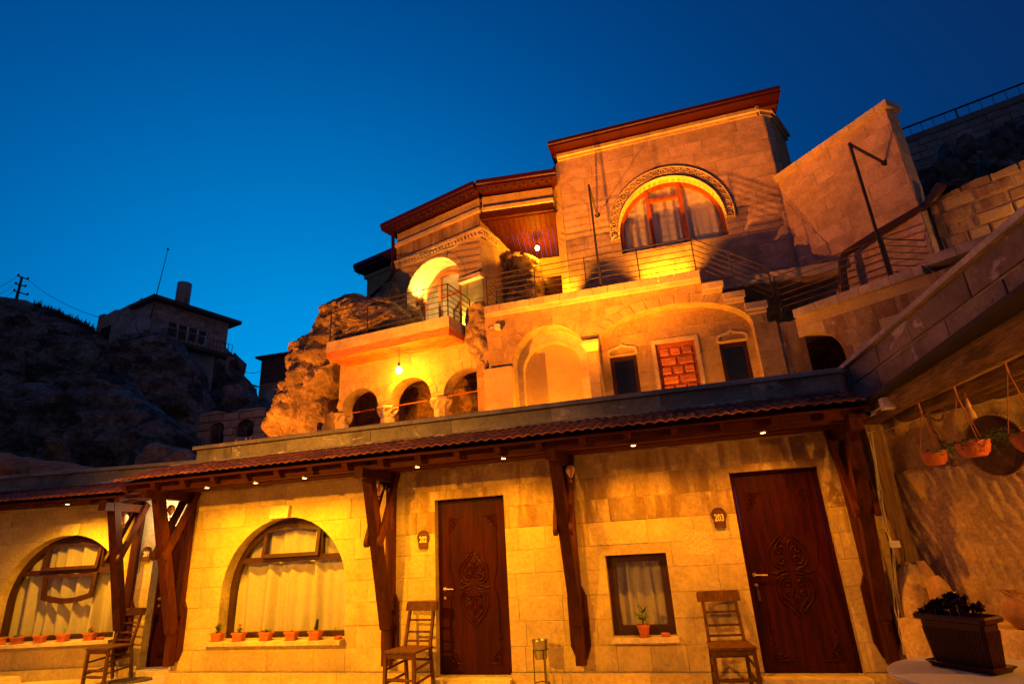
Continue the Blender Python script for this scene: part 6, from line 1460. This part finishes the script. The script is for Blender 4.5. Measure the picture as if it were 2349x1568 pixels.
# ---- old house
YH = 25.0; oc = atY(*px1(1070, 450), YH); OR = Fr((oc.x, oc.y), 76); OL = Fr((oc.x, oc.y), -10)
old = thing('old_house', 'weathered flat-roofed stone house with balcony perched on dark rocks', 'house', (oc.x, oc.y, oc.z-4))
rw = OR.uv(*px1(1575, 640))[0]; oz1 = OR.uv(*px1(1080, 425))[1]; ozb = OR.uv(*px1(1300, 730))[1]-.2; oz0 = ozb-3.2
wl0 = OR.uv(*px1(1165, 560)); wl1 = OR.uv(*px1(1440, 640)); wb = OR.uv(*px1(1290, 700))[1]; wt_ = OR.uv(*px1(1300, 590))[1]
WIN = rect(wl0[0], wl1[0], wb, wt_)
lowd = [OR.uv(*px1(1335, 965)), OR.uv(*px1(1450, 990))]
LD = rect(lowd[0][0], lowd[1][0], oz0, lowd[0][1])
out = rect(0, rw, ozb, oz1)
m = MB(); m.slab(OR, out, -.3, 0, [WIN]); ow = m.obj('wall', M_['mortar'], old)
masonry(OR, out, [WIN], [ozb+.36*i for i in range(12)], .45, .95, M_['oldwall'], ow, 33, c0=-.02, c1=.02, gap=.03)
m = MB(); m.slab(OR, rect(rw*.28, rw*.86, oz0, ozb), -.3, -.02, [LD]); m.obj('lower_wall', M_['oldpl'], old)
m = MB(); m.fbox(OR, 0, rw*.9, oz0, oz1, -3.2, -3.0); m.obj('inner_wall', M_['dark'], old)
LU_ = -OL.uv(*px1(690, 500))[0]
out = [(-LU_, oz0), (0, oz0), (0, oz1), (-LU_*.42, oz1-.15), (-LU_*.46, oz1+.55), (-LU_*.62, oz1+.4), (-LU_*.70, oz1+.55), (-LU_*.88, oz1+.30), (-LU_*.90, oz1+.55), (-LU_, oz1+.55)]
m = MB(); m.slab(OL, out, -.3, 0); olo = m.obj('side_wall', M_['mortar'], old)
masonry(OL, out, [], [oz0+.36*i for i in range(24)], .45, .9, M_['oldwall'], olo, 35, c0=-.02, c1=.02, gap=.03)
m = MB(); m.fbox(OL, -LU_*.9, -LU_*.72, OL.uv(*px1(740, 700))[1], OL.uv(*px1(740, 600))[1], .021, .03); m.obj('opening_shade_panel', M_['dark'], old)  # near-black panel on the wall face, its colour stands for an opening's shade
# roof slab
c0, c1 = OR.p(-.55, oz1, .75), OR.p(rw+.9, oz1, .75)
rf = [OR.p(-.5, oz1+.001, .7), OR.p(rw+.8, oz1+.001, .7), OR.p(rw+.8, oz1+.001, -4.2), OR.p(-.5, oz1+.001, -3.0)]
m = MB(); m.rings([rf[::-1], [x+V((0, 0, .30)) for x in rf[::-1]]][::-1]); m.obj('roof', M_['oldroof'], old)
# windows of the old house
u = wl0[0]; wN = 4
for i in range(wN):
    a = wl0[0]+(wl1[0]-wl0[0])*i/wN; b = wl0[0]+(wl1[0]-wl0[0])*(i+1)/wN
    wo_ = thing('window', None, None, OR.p(a, wb, -.1), parent=old); low = wb-.5 if i == 1 else wb
    m = MB(); m.slab(OR, rect(a+.01, b-.01, low, wt_), -.14, -.06, [rect(a+.09, b-.09, low+.09, wt_-.09)]); m.fbox(OR, a+.091, b-.091, (wb+wt_)/2+.1, (wb+wt_)/2+.16, -.12, -.07); m.obj('frame', M_['white'], wo_)
    m = MB(); m.fbox(OR, a+.091, b-.091, low+.091, wt_-.091, -.115, -.105); m.obj('pane', M_['glassd'], wo_)
m = MB(); m.fbox(OR, wl0[0]-.1, wl1[0]+.1, wb-.1, wt_+.1, -.55, -.5); m.obj('dark_room', M_['dark'], old)
m = MB(); m.fbox(OR, rw*.12, rw+.05, ozb-.25, ozb, 0.021, .95); m.obj('balcony_slab', M_['oldroof'], old)
rl = railing([OR.p(rw*.13, ozb, .05), OR.p(rw*.13, ozb, .88), OR.p(rw+.02, ozb, .88)], .95, old, nbars=2, post=.35, r=.018, mat='rust')
for i in range(3): m = MB(); m.bar(OR.p(lowd[0][0], oz0+.5+i*.5, -.05), OR.p(lowd[1][0], oz0+.5+i*.5, -.05), .03, .03); m.obj('window_bar', M_['rust'], old)
for i in range(5): a = lowd[0][0]+(lowd[1][0]-lowd[0][0])*(i+.5)/5; m = MB(); m.tube([OR.p(a, oz0, -.05), OR.p(a, lowd[0][1], -.05)], .015, 5); m.obj('window_bar', M_['rust'], old)
# tank, chimneys, aerial, dish
tb = atY(*px1(1265, 400), YH+2.2); tt = atY(*px1(1280, 300), YH+2.2); rr = (atY(*px1(1307, 350), YH+2.2)-atY(*px1(1237, 350), YH+2.2)).length/2
t = thing('water_tank', 'pale galvanised cylinder tank standing on the old house roof', 'tank', (tb.x, tb.y, oz1+.3)); hh_ = tt.z-oz1-.3
m = MB(); m.lathe((tb.x, tb.y, oz1+.3), [(rr*.96, 0), (rr, .05), (rr, hh_*.55), (rr*1.02, hh_*.56), (rr, hh_*.57), (rr, hh_-.05), (rr*.8, hh_)], 24); m.obj('drum', M_['galv'], t, smooth=40)
m = MB(); m.bar((tb.x+rr*1.0, tb.y-.2, oz1+.4), (tb.x+rr*1.2, tb.y-.2, oz1+.9), .06, .06); m.obj('valve', M_['rust'], t)
q = OL.p(-LU_*.30, oz1-.15, -.3); t = thing('chimney', 'slim dark chimney with a round cap on the old house roof', 'chimney', q)
m = MB(); m.lathe(q, [(.22, 0), (.22, .55), (.15, .56), (.15, .85), (.17, .86), (.17, 1.0), (.1, 1.05)], 12); m.obj('stack', M_['oldroof'], t, smooth=40)
q = OL.p(-LU_*.12, oz1-.03, -.3); t = thing('chimney', 'short dark vent stub on the old house roof', 'chimney', q)
m = MB(); m.lathe(q, [(.12, 0), (.12, .38), (.06, .4)], 10); m.obj('stack', M_['oldroof'], t, smooth=40)
p0 = OR.p(-.15, oz1-1.6, .25); p1 = atY(*px1(1162, 65), p0.y); p0 = atY(*px1(1040, 545), p0.y)
t = thing('aerial_mast', 'thin leaning aerial mast fixed to the old house corner', 'mast', p0)
m = MB(); m.tube([p0, p0.lerp(p1, .5), p1], [.05, .035, .02], 6); m.obj('pole', M_['iron'], t)
m = MB(); m.lathe(p1, [(.09, -.05), (.09, .05)], 6); m.obj('tip', M_['iron'], t)
dc = atY(*px1(970, 590), YH-1.2); dr_ = (atY(*px1(1020, 590), YH-1.2)-dc).length
t = thing('satellite_dish', 'grey satellite dish beside the old house corner', 'dish', dc); dn = V((.35, -.9, .25)).normalized()
m = MB(); m.lathe(dc, [(.001, -.22*dr_), (dr_*.5, -.16*dr_), (dr_*.85, -.05*dr_), (dr_, .03*dr_), (dr_*.97, .05*dr_), (dr_*.5, -.10*dr_), (.001, -.16*dr_)], 26, dn, cap=False); m.obj('reflector', M_['galv'], t, smooth=60)
m = MB(); m.tube([dc-V((0, 0, dr_)), dc+dn*dr_*.8-V((0, 0, dr_*.5)), dc+dn*dr_*.9], .025, 5); m.tube([dc-dn*.2*dr_, dc-dn*.3*dr_-V((0, 0, 1.6))], .04, 6); m.obj('arm', M_['iron'], t)
# second building
Y2 = 30.0; B2 = Fr((atY(*px1(1805, 900), Y2).x, Y2), 2); b0 = 0; bz1 = B2.uv(*px1(1810, 825))[1]; bz0 = B2.uv(*px1(1900, 1400))[1]; bR_ = 9
b2 = thing('far_building', 'dark block building with pale plaster patch behind the lit cliff', 'building', tuple(B2.p(2, bz0, 0)))
zmid = B2.uv(*px1(1900, 985))[1]
m = MB(); m.fbox(B2, 0, bR_, bz0, bz1, -5, 0); bo_ = m.obj('wall', M_['mortar'], b2)
masonry(B2, rect(0, 6, bz0, zmid), [], [bz0+.4*i for i in range(26)], .5, 1.0, M_['oldwall'], bo_, 37, c0=-.02, c1=.03, gap=.03)
masonry(B2, rect(0, 6, zmid, bz1), [], [zmid+.4*i for i in range(20)], .5, 1.0, M_['oldroof'], bo_, 38, c0=-.02, c1=.03, gap=.02)
pt = [B2.uv(*px1(x, y)) for x, y in ((1838, 1110), (1845, 1060), (1870, 1035), (1900, 1025), (1897, 1140), (1850, 1140))]; m = MB(); m.slab(B2, pt, .031, .05); m.obj('plaster_patch', M_['white'], b2)
m = MB(); m.fbox(B2, -.35, bR_+.3, bz1+.001, bz1+.18, -5.3, .4); m.obj('roof', M_['oldroof'], b2)
a = [B2.uv(*px1(1730, 1000)), B2.uv(*px1(1810, 1010))]; sh_ = thing('shed', 'low grey shed roof between the rock pillar and the far building', 'shed', tuple(B2.p(a[0][0], a[0][1]-3, 1)))
m = MB(); m.fbox(B2, a[0][0]+.2, -.05, a[0][1]-3.5, a[0][1]-.5, .2, 2); m.obj('wall', M_['oldroof'], sh_)
m = MB(); q = [B2.p(a[0][0], a[0][1]-.4, 2.3), B2.p(-.02, a[1][1]-.5, 2.3), B2.p(-.02, a[1][1]-.1, .0), B2.p(a[0][0], a[0][1], .0)]; m.rings([q, [x+V((0, 0, .12)) for x in q]]); m.obj('roof', M_['galv'], sh_)
# ruined low wall
Rn = Fr((atY(*px1(1420, 1180), 18).x, 18), 4); rz_ = Rn.uv(*px1(1640, 1165))[1]; ru = Rn.uv(*px1(1840, 1190))[0]
holes = [arch(Rn.uv(*px1(1505, 1350))[0], .45, rz_-4, Rn.uv(*px1(1505, 1300))[1], Rn.uv(*px1(1505, 1262))[1], 10), arch(Rn.uv(*px1(1700, 1300))[0], .5, Rn.uv(*px1(1700, 1360))[1], Rn.uv(*px1(1700, 1280))[1], Rn.uv(*px1(1700, 1240))[1], 10)]
out = [(-.3, rz_-4), (ru+1.2, rz_-4), (ru+1.2, rz_-.9), (ru, rz_-.75), (ru, rz_-.15), (ru*.6, rz_-.05), (ru*.45, rz_-.25), (ru*.2, rz_), (-.3, rz_-.1)]
rn = thing('ruined_wall', 'ruined block wall with two dark openings below the old house', 'wall', tuple(Rn.p(1.5, rz_-4, 0)))
m = MB(); m.slab(Rn, out, -.8, 0, holes); rno = m.obj('backing', M_['rockd'], rn)
masonry(Rn, out, holes, [rz_-4+.42*i for i in range(12)], .5, 1.1, M_['oldwall'], rno, 39, c0=-.02, c1=.08, jit=.06, gap=.05, cham=.05)
m = MB(); m.fbox(Rn, -.2, ru+1, rz_-4, rz_-1, -1.4, -1.3); m.obj('dark_back', M_['dark'], rn)
# weeds by the parapet
for x, y, lab in ((975, 1000, 'tiny dry weed by the cliff foot behind the parapet'), (1035, 1000, 'branched dry weed standing up behind the parapet')):
    b = atY(x*.58, y, 3.0) if 0 else atY(*px1(1640 if 'tiny' in lab else 1715, 1390), 4.0); t = thing('weed', lab, 'weed', V((b.x, b.y, b.z-.4))); m = MB()
    for k in range(5 if 'tiny' not in lab else 3):
        a = rg_.uniform(-.5, .5); m.tube([b-V((0, 0, .4)), b+V((a*.06, 0, -.05)), b+V((a*.22, 0, rg_.uniform(.02, .14)))], .006, 4)
    m.obj('stems', M_['clay'], t)
# utility pole and wires
YP = 34.0; pb = atY(*px1(108, 430), YP); ptp = atY(*px1(152, 255), YP); t = thing('utility_pole', 'dark utility pole with crossarms and insulators on the hill crest', 'pole', V((pb.x, pb.y, pb.z-2)))
m = MB(); m.tube([pb-V((0, 0, 2)), ptp], [.17, .13], 8); m.obj('pole', M_['iron'], t)
arms = []
for (xa, ya), (xb, yb) in (((125, 248), (192, 272)), ((108, 303), (175, 322)), ((98, 352), (190, 380))):
    a, b = atY(*px1(xa, ya), YP), atY(*px1(xb, yb), YP); arms.append((a, b)); m = MB(); m.bar(a, b, .14, .14); m.obj('crossarm', M_['iron'], t)
    for e in (a, b): m = MB(); m.lathe(e, [(.10, 0), (.12, .1), (.07, .25)], 8); m.obj('insulator', M_['oldroof'], t)
def wire(p, q, sag, lab):
    m = MB(); p, q = V(p), V(q); m.tube([p.lerp(q, i/14)-V((0, 0, sag*4*(i/14)*(1-i/14))) for i in range(15)], .022, 4); m.obj('power_line', M_['iron'], None, label=lab, cat='wire')
wire(arms[0][1], OL.p(-LU_, oz1+.4, -.1), .5, 'power line running from the utility pole to the old house')
for i, (yy, a) in enumerate(((310, arms[0][0]), (365, arms[1][0]), (410, arms[2][0]))):
    wire(a, atY(*px1(-120, yy+55), YP-4), .3, ['topmost power line leaving the pole away from the old house', 'middle power line leaving the pole away from the old house', 'lowest power line leaving the pole away from the old house'][i])
wire(atY(*px1(1645, 880), 24.5), B2.p(0, B2.uv(*px1(1810, 905))[1], .05), .3, 'thin wire between the rock pillar and the far building')
